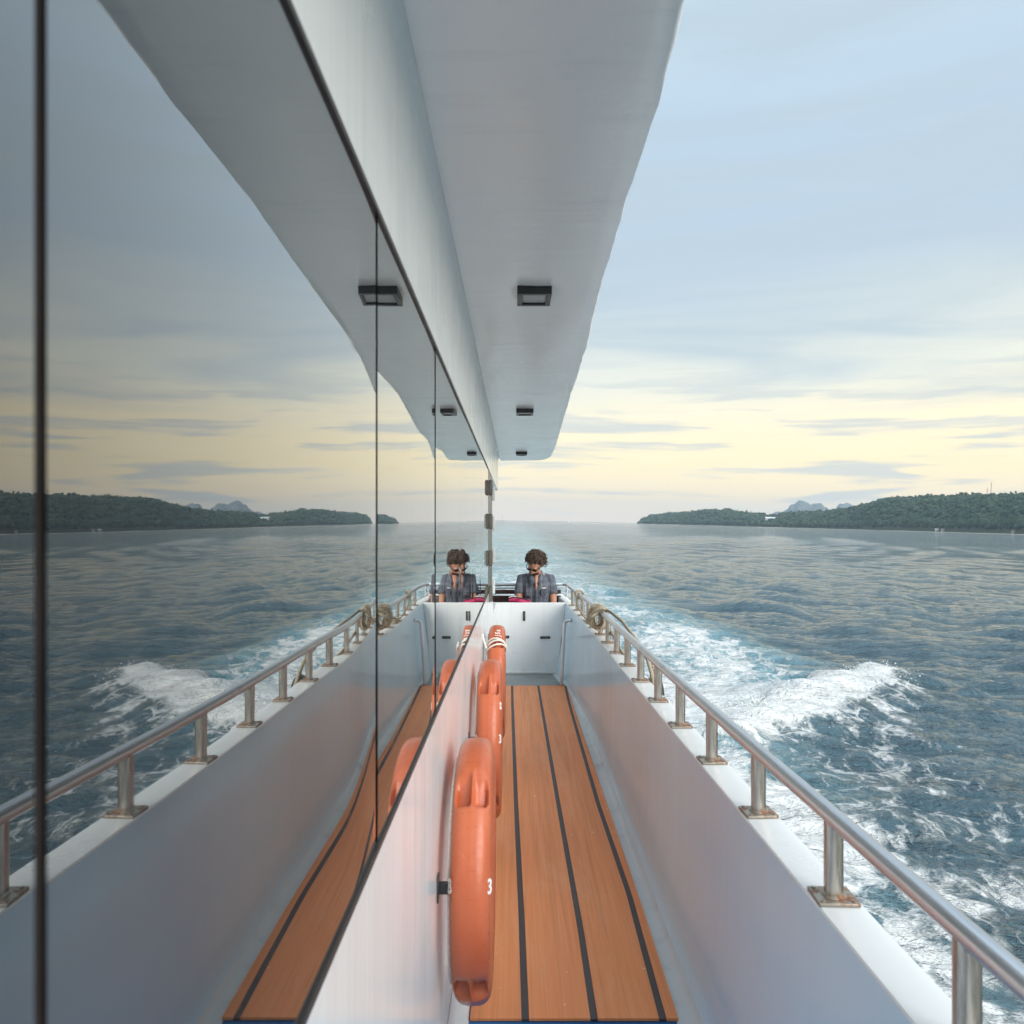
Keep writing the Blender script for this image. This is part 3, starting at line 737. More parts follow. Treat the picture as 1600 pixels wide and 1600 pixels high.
for s, a in arms.items():
    limb(body, a, [0.047, 0.043, 0.039, 0.034, 0.026])
    # palm, four fingers of different length and a thumb from the side of the palm
    wv_ = Vector(a[-1]); d = (Vector(a[-1]) - Vector(a[-2])).normalized(); lat = d.cross(Vector((0, 0, 1))).normalized() * (-s)
    body.ball(tuple(wv_ + d * 0.045), (0.036, 0.045, 0.017), 14, 8)
    for k, ln in enumerate((0.062, 0.074, 0.070, 0.054)):
        b0 = wv_ + d * 0.075 + lat * (-0.026 + 0.0175 * k)
        p1 = b0 + d * ln * 0.45 + Vector((0, 0, -0.008)); p2 = p1 + d * ln * 0.3 + Vector((0, 0, -0.018)); p3 = p2 + d * ln * 0.1 + Vector((0, 0, -0.016))
        limb(body, [tuple(b0), tuple(p1), tuple(p2), tuple(p3)], [0.0095, 0.0088, 0.008, 0.007], 8)
    tb = wv_ + d * 0.02 - lat * 0.026; limb(body, [tuple(tb), tuple(tb + d * 0.03 - lat * 0.022), tuple(tb + d * 0.058 - lat * 0.026 + Vector((0, 0, -0.01)))], [0.013, 0.0105, 0.008], 8)
for s in (-1, 1):
    limb(body, [(s * 0.09, 0.0, 0.085), (s * 0.12, -0.22, 0.09), (s * 0.14, -0.385, 0.075)], [0.078, 0.07, 0.055])
    limb(body, [(s * 0.14, -0.385, 0.075), (s * 0.135, -0.385, -0.12), (s * 0.13, -0.37, -0.39)], [0.053, 0.05, 0.034])
    limb(body, [(s * 0.13, -0.355, -0.415), (s * 0.135, -0.40, -0.428)], [0.034, 0.028])
bo = body.build('body', M_skin, man, 180); remesh(bo, 0.006, 3)
sh = MB()
torso(sh, [(0.06, 0, 0.025, 0.160, 0.135), (0.14, 0, 0.02, 0.150, 0.128), (0.25, 0, 0.015, 0.150, 0.13), (0.36, 0, 0.01, 0.160, 0.132), (0.44, 0, 0.012, 0.158, 0.118), (0.495, 0, 0.015, 0.130, 0.092), (0.53, 0, 0.015, 0.085, 0.072)])
for s, a in arms.items():
    p = [Vector(q) for q in a[:3]]
    limb_pts = [tuple(p[0] + Vector((-s * 0.06, 0, 0.01))), tuple(p[0]), tuple(p[0].lerp(p[1], 0.5)), tuple(p[1]), tuple(p[1].lerp(p[2], 0.22))]
    sh.tube(limb_pts, [0.052, 0.056, 0.055, 0.055, 0.057], 18); sh.ball(limb_pts[0], 0.052); sh.ball(limb_pts[1], (0.053, 0.056, 0.052))
so = sh.build('shirt', M_shirt, man, 180); remesh(so, 0.007, 4)
# open V neck skin panel, collar, placket
cl = MB()
for s in (-1, 1):
    cl.loft([[(s * 0.02, 0.085, 0.565), (s * 0.05, 0.075, 0.55), (s * 0.07, 0.07, 0.515)], [(s * 0.062, 0.02, 0.57), (s * 0.076, 0.015, 0.55), (s * 0.095, 0.01, 0.51)], [(s * 0.058, -0.045, 0.555), (s * 0.074, -0.05, 0.54), (s * 0.10, -0.05, 0.495)], [(s * 0.028, -0.10, 0.505), (s * 0.05, -0.115, 0.495), (s * 0.082, -0.118, 0.455)], [(s * 0.006, -0.135, 0.43), (s * 0.02, -0.142, 0.435), (s * 0.05, -0.140, 0.42)]], closed=False)
co = cl.build('collar', M_shirt, man, 60); sm = co.modifiers.new('thick', 'SOLIDIFY'); sm.thickness = 0.006
vn = MB(); vn.loft([[(-0.026, -0.085, 0.52), (0, -0.10, 0.522), (0.026, -0.085, 0.52)], [(-0.017, -0.122, 0.46), (0, -0.130, 0.46), (0.017, -0.122, 0.46)], [(-0.012, -0.140, 0.40), (0, -0.146, 0.40), (0.012, -0.140, 0.40)], [(-0.002, -0.138, 0.35), (0, -0.142, 0.35), (0.002, -0.138, 0.35)]], closed=False)
vo = vn.build('chest_skin', M_skin, man, 60); sm = vo.modifiers.new('thick', 'SOLIDIFY'); sm.thickness = 0.008
pl = MB().box(-0.085 - 0.03, -0.085 + 0.03, -0.150, -0.138, 0.30, 0.375).build('chest_pocket', M_shirt, man, bevel=0.004)
pl = MB().box(0.085 - 0.03, 0.085 + 0.03, -0.150, -0.138, 0.30, 0.375).build('chest_pocket', M_shirt, man, bevel=0.004)
MB().box(0.06, 0.105, -0.1535, -0.150, 0.378, 0.388).build('embroidered_badge', M_mark, man)
MB().box(-0.008, 0.010, -0.150, -0.135, 0.09, 0.34).build('button_placket', M_shirt, man, bevel=0.003)
# shorts
sh2 = MB()
torso(sh2, [(0.0, 0, 0.03, 0.17, 0.13), (0.10, 0, 0.03, 0.165, 0.125)])
for s in (-1, 1): limb(sh2, [(s * 0.085, 0.02, 0.09), (s * 0.12, -0.2, 0.095), (s * 0.135, -0.33, 0.085)], [0.092, 0.088, 0.08])
s2o = sh2.build('shorts', M_short, man, 180); remesh(s2o, 0.009, 3)
# beard
bd = MB()
for k in range(200):
    a = random.uniform(-1.15, 1.15); v = random.uniform(0, 1)
    px, py2, pz = 0.058 * math.sin(a), -0.034 - 0.050 * math.cos(a), -0.058 - 0.055 * v - 0.0 * abs(a)
    px *= (1 - 0.35 * v); 
    if abs(px) < 0.02 and v < 0.2: continue
    bd.ball((px, py2 + 0.012 * v, pz), random.uniform(0.006, 0.010), 5, 4)
for k in range(24): bd.ball((-0.026 + 0.052 * k / 23, -0.090 + 0.2 * ((k / 23 - 0.5) ** 2) * 0.1, -0.055 - 0.006 * abs(k / 23 - 0.5) * 2), 0.006, 5, 4)
MB().add([hp(v) for v in bd.v], bd.f).build('beard', M_beard, man, 60)
# curly hair: many short curled strands over scalp
hr_ = MB(); hr_.ball((0, 0.028, 0.036), (0.084, 0.094, 0.092), 18, 12)
for k in range(900):
    u = random.uniform(-0.42, 1); a = random.uniform(0, 2 * math.pi); s_ = math.sqrt(max(0, 1 - u * u))
    dx, dy, dz = s_ * math.cos(a), s_ * math.sin(a), u
    if dy < -0.35 and dz < 0.50: continue
    if dz < -0.1 and dy < 0.0: continue
    lump = 1.0 + 0.16 * mnoise.noise(Vector((dx, dy, dz)) * 2.6); base = Vector((0.088 * dx * lump, 0.026 + 0.098 * dy * lump, 0.036 + 0.096 * dz * lump)); nn = Vector((dx, dy, dz))
    t1 = nn.cross(Vector((random.uniform(-1, 1), random.uniform(-1, 1), random.uniform(-1, 1)))).normalized(); t2_ = nn.cross(t1)
    ln = random.uniform(0.022, 0.058) * (1.25 if dz < 0.3 else 1); cr = random.uniform(0.006, 0.013); ph = random.uniform(0, 6); pts = []
    for j in range(7):
        q = j / 6; pts.append(tuple(base + nn * ln * q * (1 - 0.35 * q) + Vector((0, 0.3, -0.8)) * ln * q * q * 0.5 + (t1 * math.cos(ph + q * 7) + t2_ * math.sin(ph + q * 7)) * cr * (0.3 + q)))
    hr_.tube(pts, [0.0055, 0.0055, 0.005, 0.0045, 0.004, 0.003, 0.002], 4)
MB().add([hp(v) for v in hr_.v], hr_.f).build('hair', M_hair, man, 60)
# sunglasses
sg = MB()
for s in (-1, 1):
    ring = []
    sg.loft([[(s * 0.034 + 0.029 * math.cos(a), -0.093 + 0.10 * (0.034 * s + 0.029 * math.cos(a)) ** 2 * 20 * 0.4 + dyy, 0.008 + 0.019 * math.sin(a)) for a in np.linspace(0, 2 * math.pi, 17)[:-1]] for dyy in (0, 0.004)])
    sg.tube([(s * 0.062, -0.088, 0.014), (s * 0.078, -0.06, 0.013), (s * 0.083, 0.0, 0.008)], 0.0035, 6)
sg.tube([(-0.01, -0.096, 0.012), (0, -0.098, 0.014), (0.01, -0.096, 0.012)], 0.003, 6)
MB().add([hp(v) for v in sg.v], sg.f).build('sunglasses', M_lensg, man, 40)
# things beside him
e = empty('pouch', (0.03, 8.66, -0.80)); tag(e, 'crumpled pink bag with dark trim lying at the seated man\'s right arm', 'bag')
rs = []
for i, x in enumerate(np.linspace(-0.10, 0.14, 9)):
    rs.append([(x, 0.02 * math.sin(i) + 0.05 * math.cos(a), 0.045 - 0.14 * (x - 0.02) + (0.035 + 0.008 * math.sin(i * 2)) * math.sin(a) * (1 - abs(x - 0.02) * 3)) for a in np.linspace(0, 2 * math.pi, 13)[:-1]])
MB().loft(rs).build('bag_body', M_pink, e, 60)
MB().tube([(-0.10, -0.05, 0.075), (-0.04, -0.055, 0.088), (0.04, -0.055, 0.08), (0.13, -0.05, 0.05)], 0.006, 8).build('trim', M_black, e, 60)
MB().tube([(-0.10, -0.052, 0.088), (-0.06, -0.058, 0.10), (-0.02, -0.056, 0.095)], 0.004, 8).build('edge_piping', M_bright, e, 60)

# ================================================================ SEA
def arr_mesh(name, V, F, m, smooth=True):
    me = bpy.data.meshes.new(name); nv, nf = len(V), len(F); k = F.shape[1]
    me.vertices.add(nv); me.vertices.foreach_set('co', V.astype(np.float32).ravel())
    me.loops.add(nf * k); me.loops.foreach_set('vertex_index', F.astype(np.int32).ravel())
    me.polygons.add(nf); me.polygons.foreach_set('loop_start', np.arange(0, nf * k, k, dtype=np.int32))
    me.polygons.foreach_set('use_smooth', np.full(nf, smooth))
    me.update(calc_edges=True); me.validate(); me.materials.append(m)
    o = bpy.data.objects.new(name, me); COL.objects.link(o); return o
def axis(n_neg, n_pos, d0, ext, c0):
    def solve(n, L):
        lo, hi = 1e-4, 0.2
        for _ in range(60):
            b = (lo + hi) / 2
            if d0 / b * math.sinh(b * n) < L: lo = b
            else: hi = b
        return b
    bp, bn = solve(n_pos, ext[1] - c0), solve(n_neg, c0 - ext[0])
    return np.array([c0 - d0 / bn * math.sinh(bn * i) for i in range(n_neg, 0, -1)] + [c0 + d0 / bp * math.sinh(bp * i) for i in range(0, n_pos + 1)])
XS = axis(330, 560, 0.085, (-12500, 12500), 5.0)
YS = axis(170, 700, 0.085, (-12500, 12500), 8.0)
X, Y = np.meshgrid(XS, YS)
cell = np.maximum(np.gradient(XS)[None, :] * np.ones_like(X), np.gradient(YS)[:, None] * np.ones_like(X))
Z = np.zeros_like(X)
def sstep(a, b, x): t = np.clip((x - a) / (b - a), 0, 1); return t * t * (3 - 2 * t)
wr = np.random.default_rng(3)
wind = R(248)
Xw = X + 0.35 * np.sin(Y * 0.31 + 1) + 0.2 * np.sin(Y * 0.83 + X * 0.4); Yw = Y + 0.35 * np.sin(X * 0.37 + 2) + 0.2 * np.sin(X * 0.9 - Y * 0.3)
for lam in (0.42, 0.5, 0.61, 0.74, 0.9, 1.1, 1.35, 1.65, 2.0, 2.5, 3.1, 3.9, 5.0, 7.5, 11.0):
    for r_ in range(2):
        th = wind + wr.normal(0, 0.42); k = 2 * math.pi / (lam * wr.uniform(0.9, 1.1)); p = wr.uniform(0, 6.28)
        A = 0.0125 * lam ** 0.72
        fade = 1 - sstep(0.16, 0.33, cell / lam)
        grp = 0.65 + 0.35 * np.sin(k * 0.13 * (X * math.sin(th) - Y * math.cos(th)) + p * 2) 
        s_ = np.sin(k * (Xw * math.cos(th) + Yw * math.sin(th)) + p)
        Z += A * (0.55 if lam > 2.8 else 1.15) * fade * grp * (s_ - 0.25 * np.cos(2 * np.arcsin(np.clip(s_, -1, 1))))
# diverging ship waves: crests swept aft and outward
th = R(-24); kx, ky = math.cos(th), math.sin(th)
edge_y = lin([-40, 0, 5, 8, 12.6, 14.5, 16, 19, 22, 27, 36, 60, 120, 400, 3000], [1.0, 2.0, 3.4, 4.0, 5.0, 6.6, 7.3, 7.5, 7.2, 6.6, 6.1, 6.0, 6.3, 9, 40])
EY = np.interp(Y, [-40, 0, 5, 8, 12.6, 14.5, 16, 19, 22, 27, 36, 60, 120, 400, 3000], [1.0, 2.0, 3.4, 4.0, 5.0, 6.6, 7.3, 7.5, 7.2, 6.6, 6.1, 6.0, 6.3, 9, 40])
CX = -1.7
D = np.where(X > CX, X, 2 * CX - X)         # mirrored distance for the far side of the wake
ph = (D * kx + Y * ky)
env = sstep(-1.0, 2.5, D - EY) * np.exp(-((np.maximum(D - EY, 0) - 7) / 17) ** 2) * (1 - sstep(60, 160, Y)) * sstep(-3, 6, Y)
far_f = 1 - sstep(0.12, 0.3, cell / 4.2)
s_ = np.sin(2 * math.pi * ph / 4.3 + 0.9 + 0.4 * np.sin(Y * 0.35)); Z += 0.13 * (0.6 + 0.45 * np.sin(0.23 * X + 0.31 * Y + 1.1) * np.sin(0.41 * Y - 0.17 * X)) * env * far_f * (s_ + 0.25 * np.cos(4 * math.pi * ph / 4.3 + 1.8))
# trough along the wake edge
Z -= 0.14 * np.exp(-((D - EY - 1.2) / 1.3) ** 2) * sstep(14, 22, Y) * (1 - sstep(140, 320, Y))
# breaking crest
ax_, ay_, bx_, by_ = 3.2, 11.6, 7.7, 16.3
L2 = (bx_ - ax_) ** 2 + (by_ - ay_) ** 2
tpar = np.clip(((D - ax_) * (bx_ - ax_) + (Y - ay_) * (by_ - ay_)) / L2, 0, 1)
dist = np.hypot(D - (ax_ + tpar * (bx_ - ax_)), Y - (ay_ + tpar * (by_ - ay_)))
rag = 0.35 * np.sin(D * 2.1 + Y * 1.3) + 0.25 * np.sin(D * 4.7 - Y * 3.9) + 0.15 * np.sin(D * 9 + Y * 8.1)
crest = np.exp(-(dist / (0.85 + 0.3 * rag)) ** 2) * (0.55 + 0.45 * np.sin(tpar * math.pi * 0.9 + 0.3))
Z += crest * (0.34 + 0.10 * rag) * (1 - sstep(0.5, 1.5, cell))
# churned surface inside the wake
inside = sstep(0.0, 1.0, (EY + 0.5 * rag + 0.02 * Y - D) / (1.6 + 0.05 * np.maximum(Y, 0))) * sstep(-8, 2, Y)
ch = (np.sin(D * 5.1 + 1.7 * np.sin(Y * 2.3)) * np.sin(Y * 4.3 + 1.3 * np.sin(D * 3.1)) + 0.6 * np.sin(D * 10.7 + Y * 3) * np.sin(Y * 9.1 - D * 2))
Z += 0.030 * inside * ch * (1 - sstep(0.15, 0.5, cell)) * np.exp(-np.maximum(Y - 12, 0) / 60)
# keep the sea out of the boat
hull = (X > -3.9) & (X < 0.66) & (Y > -6) & (Y < 10)
Z = np.where(hull, np.minimum(Z, -0.05), Z)
inten = np.interp(Y, [-10, 0, 5, 9, 12, 19, 25, 35, 55, 90, 160, 400], [.5, .60, .64, .62, .66, .64, .58, .54, .47, .40, .30, .10])
foam = inside * inten
foam = np.maximum(foam, 1.25 * crest)
foam = np.maximum(foam, (0.80 + 0.10 * np.sin(Y * 1.3 + D)) * (1 - sstep(2.8, 5.0, D + 0.8 * rag)) * sstep(-6, 0, Y) * (1 - sstep(13, 17, Y)))
foam = np.maximum(foam, 0.56 * sstep(3.0, 0.4, np.abs(D - EY)) * sstep(2, 8, Y) * (1 - sstep(15, 21, Y)))
foam = np.maximum(foam, 0.44 * sstep(4.5, 0.5, np.abs(D - EY - 1)) * sstep(2, 5, Y) * (1 - sstep(9, 13, Y)))
foam = np.maximum(foam, 0.9 * sstep(2.0, 0.3, np.hypot((D - 3.2) / 1.8, (Y - 13.2) / 2.2)))
aer = inside * np.interp(Y, [-10, 5, 12, 30, 60, 150, 500, 2500], [.4, .6, .9, .9, .85, .75, .45, .1])
ny_, nx_ = X.shape
V = np.stack([X.ravel(), Y.ravel(), Z.ravel()], 1)
idx = np.arange(ny_ * nx_).reshape(ny_, nx_)
F = np.stack([idx[:-1, :-1].ravel(), idx[:-1, 1:].ravel(), idx[1:, 1:].ravel(), idx[1:, :-1].ravel()], 1)
n = mat('sea_water')
geo = n.n('ShaderNodeNewGeometry').outputs['Position']
at_f = n.n('ShaderNodeAttribute', attribute_name='foam').outputs['Fac']; at_a = n.n('ShaderNodeAttribute', attribute_name='aerated').outputs['Fac']
vo = n.n('ShaderNodeTexVoronoi', feature='DISTANCE_TO_EDGE'); vo.inputs['Scale'].default_value = 1.0
wvv = n.n('ShaderNodeVectorMath', operation='MULTIPLY_ADD')
ncol = n.n('ShaderNodeTexNoise'); ncol.inputs['Scale'].default_value = 1.6; ncol.inputs['Detail'].default_value = 5; n.l(geo, ncol.inputs['Vector'])
n.l(ncol.outputs['Color'], wvv.inputs[0]); wvv.inputs[1].default_value = (1.1, 1.1, 0.3); n.l(geo, wvv.inputs[2])
n.l(n.mapping(wvv.outputs[0], (2.6, 1.5, 1)), vo.inputs['Vector'])
lace = n.mapr(vo.outputs['Distance'], 0.0, 0.16, 1, 0)
vo2 = n.n('ShaderNodeTexVoronoi', feature='DISTANCE_TO_EDGE'); n.l(n.mapping(wvv.outputs[0], (7.5, 4.4, 1)), vo2.inputs['Vector']); vo2.inputs['Scale'].default_value = 1
lace2 = n.mapr(vo2.outputs['Distance'], 0.0, 0.22, 1, 0)
fn = n.noise(n.mapping(geo, (1.3, 0.8, 1)), 1.2, 9, 0.66, 0.6)
fn2 = n.noise(n.mapping(geo, (1.0, 0.55, 1)), 0.28, 4, 0.6)
pat = n.math('ADD', n.math('MULTIPLY', lace, 0.10), n.math('ADD', n.math('MULTIPLY', lace2, 0.07), n.math('ADD', n.math('MULTIPLY', fn, 1.05), n.math('MULTIPLY', fn2, 0.45))))
thr = n.math('SUBTRACT', 1.32, n.math('MULTIPLY', at_f, 0.95))
fm = n.math('MULTIPLY', n.mapr(n.math('SUBTRACT', pat, thr), -0.05, 0.20), n.mapr(at_f, 0.0, 0.12))
deep = n.mix(n.mapr(n.noise(geo, 0.02, 3), 0.35, 0.65), (0.040, 0.085, 0.108), (0.056, 0.108, 0.132))
wc = n.mix(n.math('MULTIPLY', at_a, n.mapr(fn2, 0.3, 0.7, 0.5, 1.0)), deep, (0.20, 0.38, 0.43))
c = n.mix(fm, wc, (0.66, 0.66, 0.64))
setp(n, Base_Color=c, Roughness=n.mapr(fm, 0, 1, 0.06, 0.75)); n.p.inputs['IOR'].default_value = 1.333
rot = (0, 0, R(-22))
h1 = n.noise(n.mapping(geo, (0.7, 1.35, 1), rot=rot), 1.3, 6, 0.62, 0.6)
h2 = n.noise(n.mapping(geo, (0.6, 1.35, 1), rot=(0, 0, R(8))), 3.4, 5, 0.62, 0.8)
h3 = n.noise(n.mapping(geo, (0.8, 1.5, 1), rot=(0, 0, R(-40))), 0.22, 3, 0.5)
nb = bump(n, h1, 0.9, 0.38); nb = bump(n, h2, 1.0, 0.20, nb); nb = bump(n, h3, 0.12, 0.5, nb)
nb = bump(n, fm, 0.5, 0.05, nb)
n.l(nb, n.p.inputs['Normal'])
sea = arr_mesh('sea', V, F, n.m); tag(sea, kind='structure')
for nm, arr in (('foam', foam), ('aerated', aer)):
    at = sea.data.attributes.new(nm, 'FLOAT', 'POINT'); at.data.foreach_set('value', arr.ravel().astype(np.float32))

# spray thrown from the breaking crest
n = mat('spray_white'); setp(n, Base_Color=n.mix(0.5, (0.78, 0.79, 0.77), (0.78, 0.79, 0.77)), Roughness=0.7); M_spray = n.m
octv = np.array([(1, 0, 0), (-1, 0, 0), (0, 1, 0), (0, -1, 0), (0, 0, 1), (0, 0, -1)], float)
octf = np.array([(0, 2, 4), (2, 1, 4), (1, 3, 4), (3, 0, 4), (2, 0, 5), (1, 2, 5), (3, 1, 5), (0, 3, 5)])
SV, SF = [], []
for k in range(2200):
    tq = wr.uniform(0.05, 0.97); px_, py__ = ax_ + tq * (bx_ - ax_), ay_ + tq * (by_ - ay_)
    cx_ = px_ + wr.normal(0.0, 0.30); cy_ = py__ + wr.normal(-0.1, 0.30)
    hz_ = 0.30 * math.exp(-((cx_ - px_) ** 2 + (cy_ - py__) ** 2) / 0.7) + abs(wr.normal(0, 0.05)) + 0.01
    rad_ = wr.uniform(0.003, 0.010) if wr.random() < 0.9 else wr.uniform(0.010, 0.02)
    SV.append(octv * rad_ * wr.uniform(0.7, 1.4, (6, 1)) + np.array([cx_, cy_, hz_])); SF.append(octf + 6 * k)
spray = arr_mesh('wave_spray', np.concatenate(SV), np.concatenate(SF), M_spray); tag(spray, 'white spray thrown up along the breaking wave beside the wake', 'spray', kind='stuff')

# ================================================================ ISLANDS
def ray(px, py, d):      # level-world point at horizontal distance d along a sight line (build-time survey of the coast)
    v = RB @ Vector(((px - 805) / 1250, 1, (830 - py) / 1250)); return v
def azdir(px):
    v = ray(px, 813, 1); h = math.hypot(v.x, v.y); return v.x / h, v.y / h
def horizon_y(px): return 812.8 + 0.025 * (px - 805)
def height_at(px, py, d): return EYE.z + d * (horizon_y(px) - py) / 1250 * math.cos(math.atan((px - 805) / 1250))
# survey: bearing mark, coast distance, skyline height of terrain
skyl = [(998, 816), (1004, 809), (1015, 806), (1035, 803), (1060, 801), (1085, 798), (1100, 797), (1120, 796), (1140, 797), (1165, 800), (1190, 804), (1205, 806), (1225, 801), (1250, 800), (1275, 799), (1300, 798),
        (1325, 795), (1345, 789), (1365, 783), (1385, 778), (1410, 778), (1440, 776), (1475, 775), (1510, 773), (1550, 773), (1580, 772), (1610, 771), (1700, 768), (1850, 766), (2050, 772), (2300, 790), (2500, 830)]
coast = lin([998, 1100, 1200, 1400, 1600, 2000, 2500], [3300, 2900, 2500, 1900, 1500, 1250, 1200])
pxs = np.concatenate([np.arange(998, 1700, 3.0), np.arange(1700, 2500, 8.0)]); vsn = np.linspace(0, 1, 26)
skpy = np.interp(pxs, [s[0] for s in skyl], [s[1] for s in skyl])
TERR = []; treepos = []
for px, py in zip(pxs, skpy):
    dx, dy = azdir(px); c0 = coast(px); row = []
    depth = 420.0
    hmax = max(1.0, height_at(px, py, c0 + depth * 0.55) - 9)
    hmax *= min(1.0, 1.0)
    for v in vsn:
        d = c0 + depth * v + 25 * mnoise.noise(Vector((px * 0.02, 0, 0)))
        q = math.sin(min(1, v / 0.55) * math.pi / 2) if v < 0.55 else math.cos((v - 0.55) / 0.45 * math.pi / 2)
        z = hmax * (q ** 0.8) + 5 * mnoise.noise(Vector((dx * d * 0.012, dy * d * 0.012, 0))) * min(1, v * 6) * q + (0.35 if 0.004 < v else -0.6)
        if v > 0.98: z = -1
        row.append((dx * d, dy * d, z))
    TERR.append(row)
T = np.array(TERR); nr_, nc_ = T.shape[:2]; idx = np.arange(nr_ * nc_).reshape(nr_, nc_)
F = np.stack([idx[:-1, :-1].ravel(), idx[:-1, 1:].ravel(), idx[1:, 1:].ravel(), idx[1:, :-1].ravel()], 1)
n = mat('hillside_soil'); setp(n, Base_Color=n.mix(n.noise(n.tc, 0.05, 4), (0.03, 0.05, 0.02), (0.06, 0.06, 0.03)), Roughness=0.95)
ter = arr_mesh('island_hill', T.reshape(-1, 3), F, n.m); tag(ter, kind='structure')
# beach ribbon
bm_ = MB(); rs = []
for i in range(0, nr_, 2):
    px = pxs[i]; dx, dy = azdir(px); d = coast(px) + 25 * mnoise.noise(Vector((px * 0.02, 0, 0))); wd = 16 + 14 * mnoise.noise(Vector((px * 0.03, 7, 0)))
    rs.append([(dx * (d - 10), dy * (d - 10), -0.4), (dx * (d - 2), dy * (d - 2), 0.55), (dx * (d + wd), dy * (d + wd), 2.2), (dx * (d + wd), dy * (d + wd), -1)])
n = mat('beach_sand'); setp(n, Base_Color=n.mix(n.noise(n.tc, 0.02, 4), (0.50, 0.42, 0.30), (0.62, 0.54, 0.42)), Roughness=0.9)
tag(bm_.loft(rs).build('beach', n.m), kind='structure')
# forest: leafy clumps
def blob(seed):
    bm = bmesh.new(); bmesh.ops.create_icosphere(bm, subdivisions=2, radius=1)
    for v in bm.verts:
        p = v.co.copy(); k = 1 + 0.42 * mnoise.noise(p * 2.3 + Vector((seed * 7.1, 0, 0))) + 0.25 * mnoise.noise(p * 5 + Vector((0, seed * 3.3, 0)))
        v.co = p * k; v.co.z *= 0.85
    V = np.array([v.co[:] for v in bm.verts]); F = np.array([[v.index for v in f.verts] for f in bm.faces]); bm.free(); return V, F
blobs = [blob(i) for i in range(6)]
VV = []; FF = []; shade = []; off = 0
def put_tree(p, r, hz):
    global off
    V, F = blobs[rng.integers(6)]; a = rng.uniform(0, 6.28); ca, sa = math.cos(a), math.sin(a)
    W = np.stack([V[:, 0] * ca - V[:, 1] * sa, V[:, 0] * sa + V[:, 1] * ca, V[:, 2] * hz], 1) * r + np.array(p)
    VV.append(W); FF.append(F + off); off += len(V); shade.append(np.full(len(V), rng.uniform(0, 1)))
def sample(u, v):
    i = u * (nr_ - 1); j = v * (nc_ - 1); i0, j0 = int(i), int(j); i1, j1 = min(i0 + 1, nr_ - 1), min(j0 + 1, nc_ - 1); a, b = i - i0, j - j0
    return (T[i0, j0] * (1 - a) + T[i1, j0] * a) * (1 - b) + (T[i0, j1] * (1 - a) + T[i1, j1] * a) * b
for k in range(7400):
    u = rng.uniform(0, 1) ** 1.15; v = rng.uniform(0.045, 0.64) if rng.random() < 0.86 else rng.uniform(0.48, 0.60)
    if rng.random() < 0.18: v = rng.uniform(0.03, 0.07)
    p = sample(u, v); r = rng.uniform(3.2, 7.0) * (1.0 if rng.random() < 0.9 else 1.3)
    put_tree(p + np.array([0, 0, r * 0.55]), r, rng.uniform(0.85, 1.25))
# tall single trees breaking the skyline
for k in range(330):
    u = rng.uniform(0, 1); p = sample(u, rng.uniform(0.48, 0.58)); r = rng.uniform(1.8, 3.2); hh_ = rng.uniform(7, 13)
    put_tree(p + np.array([0, 0, hh_]), r, 1.0); put_tree(p + np.array([0.6, 0, hh_ - r]), r * 0.8, 1.2)
VV = np.concatenate(VV); FF = np.concatenate(FF); shade = np.concatenate(shade)
n = mat('jungle_foliage')
oa = n.n('ShaderNodeAttribute', attribute_name='tone').outputs['Fac']
cc = n.ramp(oa, [(0, (0.020, 0.048, 0.026)), (0.45, (0.042, 0.080, 0.042)), (0.8, (0.085, 0.120, 0.058)), (1, (0.120, 0.115, 0.070))])
cc = n.mix(n.noise(n.tc, 0.8, 4), cc, (0.02, 0.045, 0.016)); setp(n, Base_Color=cc, Roughness=0.8)
n.p.inputs['Specular IOR Level'].default_value = 0.2
n.l(bump(n, n.noise(n.tc, 1.3, 4, 0.7), 1.0, 1.2), n.p.inputs['Normal'])
fo = arr_mesh('forest', VV, FF, n.m, False); at = fo.data.attributes.new('tone', 'FLOAT', 'POINT'); at.data.foreach_set('value', shade.astype(np.float32))
tag(fo, 'dense green jungle covering the long island behind the sea', 'forest', kind='stuff')
# limestone karst far behind
def karst(name, prof, d):
    rs = []; 
    for i in range(len(prof) * 6 - 5):
        t = i / 6; a = int(t); b = min(a + 1, len(prof) - 1); f = t - a
        px = prof[a][0] * (1 - f) + prof[b][0] * f; py = prof[a][1] * (1 - f) + prof[b][1] * f
        dx, dy = azdir(px); h = max(2, height_at(px, py, d)) + 6 * mnoise.noise(Vector((px * 0.3, 0, 0)))
        ring = []
        for q, hh2 in ((-1, -0.02), (-0.9, 0.35), (-0.72, 0.72), (-0.4, 0.95), (0, 1.0), (0.4, 0.93), (0.8, 0.55), (1, -0.02)):
            dd = d + q * 320; ring.append((dx * dd + 14 * mnoise.noise(Vector((px * .2, q * 3, 0))), dy * dd, h * hh2 * (1 + 0.06 * mnoise.noise(Vector((px * .15, q * 4, 3)))) - (1 if hh2 < 0 else 0)))
        rs.append(ring)
    n = mat(name + '_rock'); setp(n, Base_Color=n.mix(n.mapr(n.noise(n.mapping(n.tc, (1, 1, 0.3)), 0.02, 6, 0.65), 0.42, 0.58), (0.04, 0.06, 0.04), (0.12, 0.12, 0.11)), Roughness=0.9)
    n.l(bump(n, n.noise(n.tc, 0.03, 6), 1, 20), n.p.inputs['Normal'])
    o = MB().loft(rs, closed=False).build(name, n.m, None, 50); tag(o, kind='structure')
karst('karst_hill', [(1198, 818), (1206, 803), (1214, 799), (1220, 800), (1228, 797), (1234, 790), (1240, 788), (1245, 782.5), (1252, 782), (1260, 785), (1267, 789), (1273, 786.5), (1280, 786), (1287, 791), (1293, 794), (1298, 800), (1304, 820)], 7800)
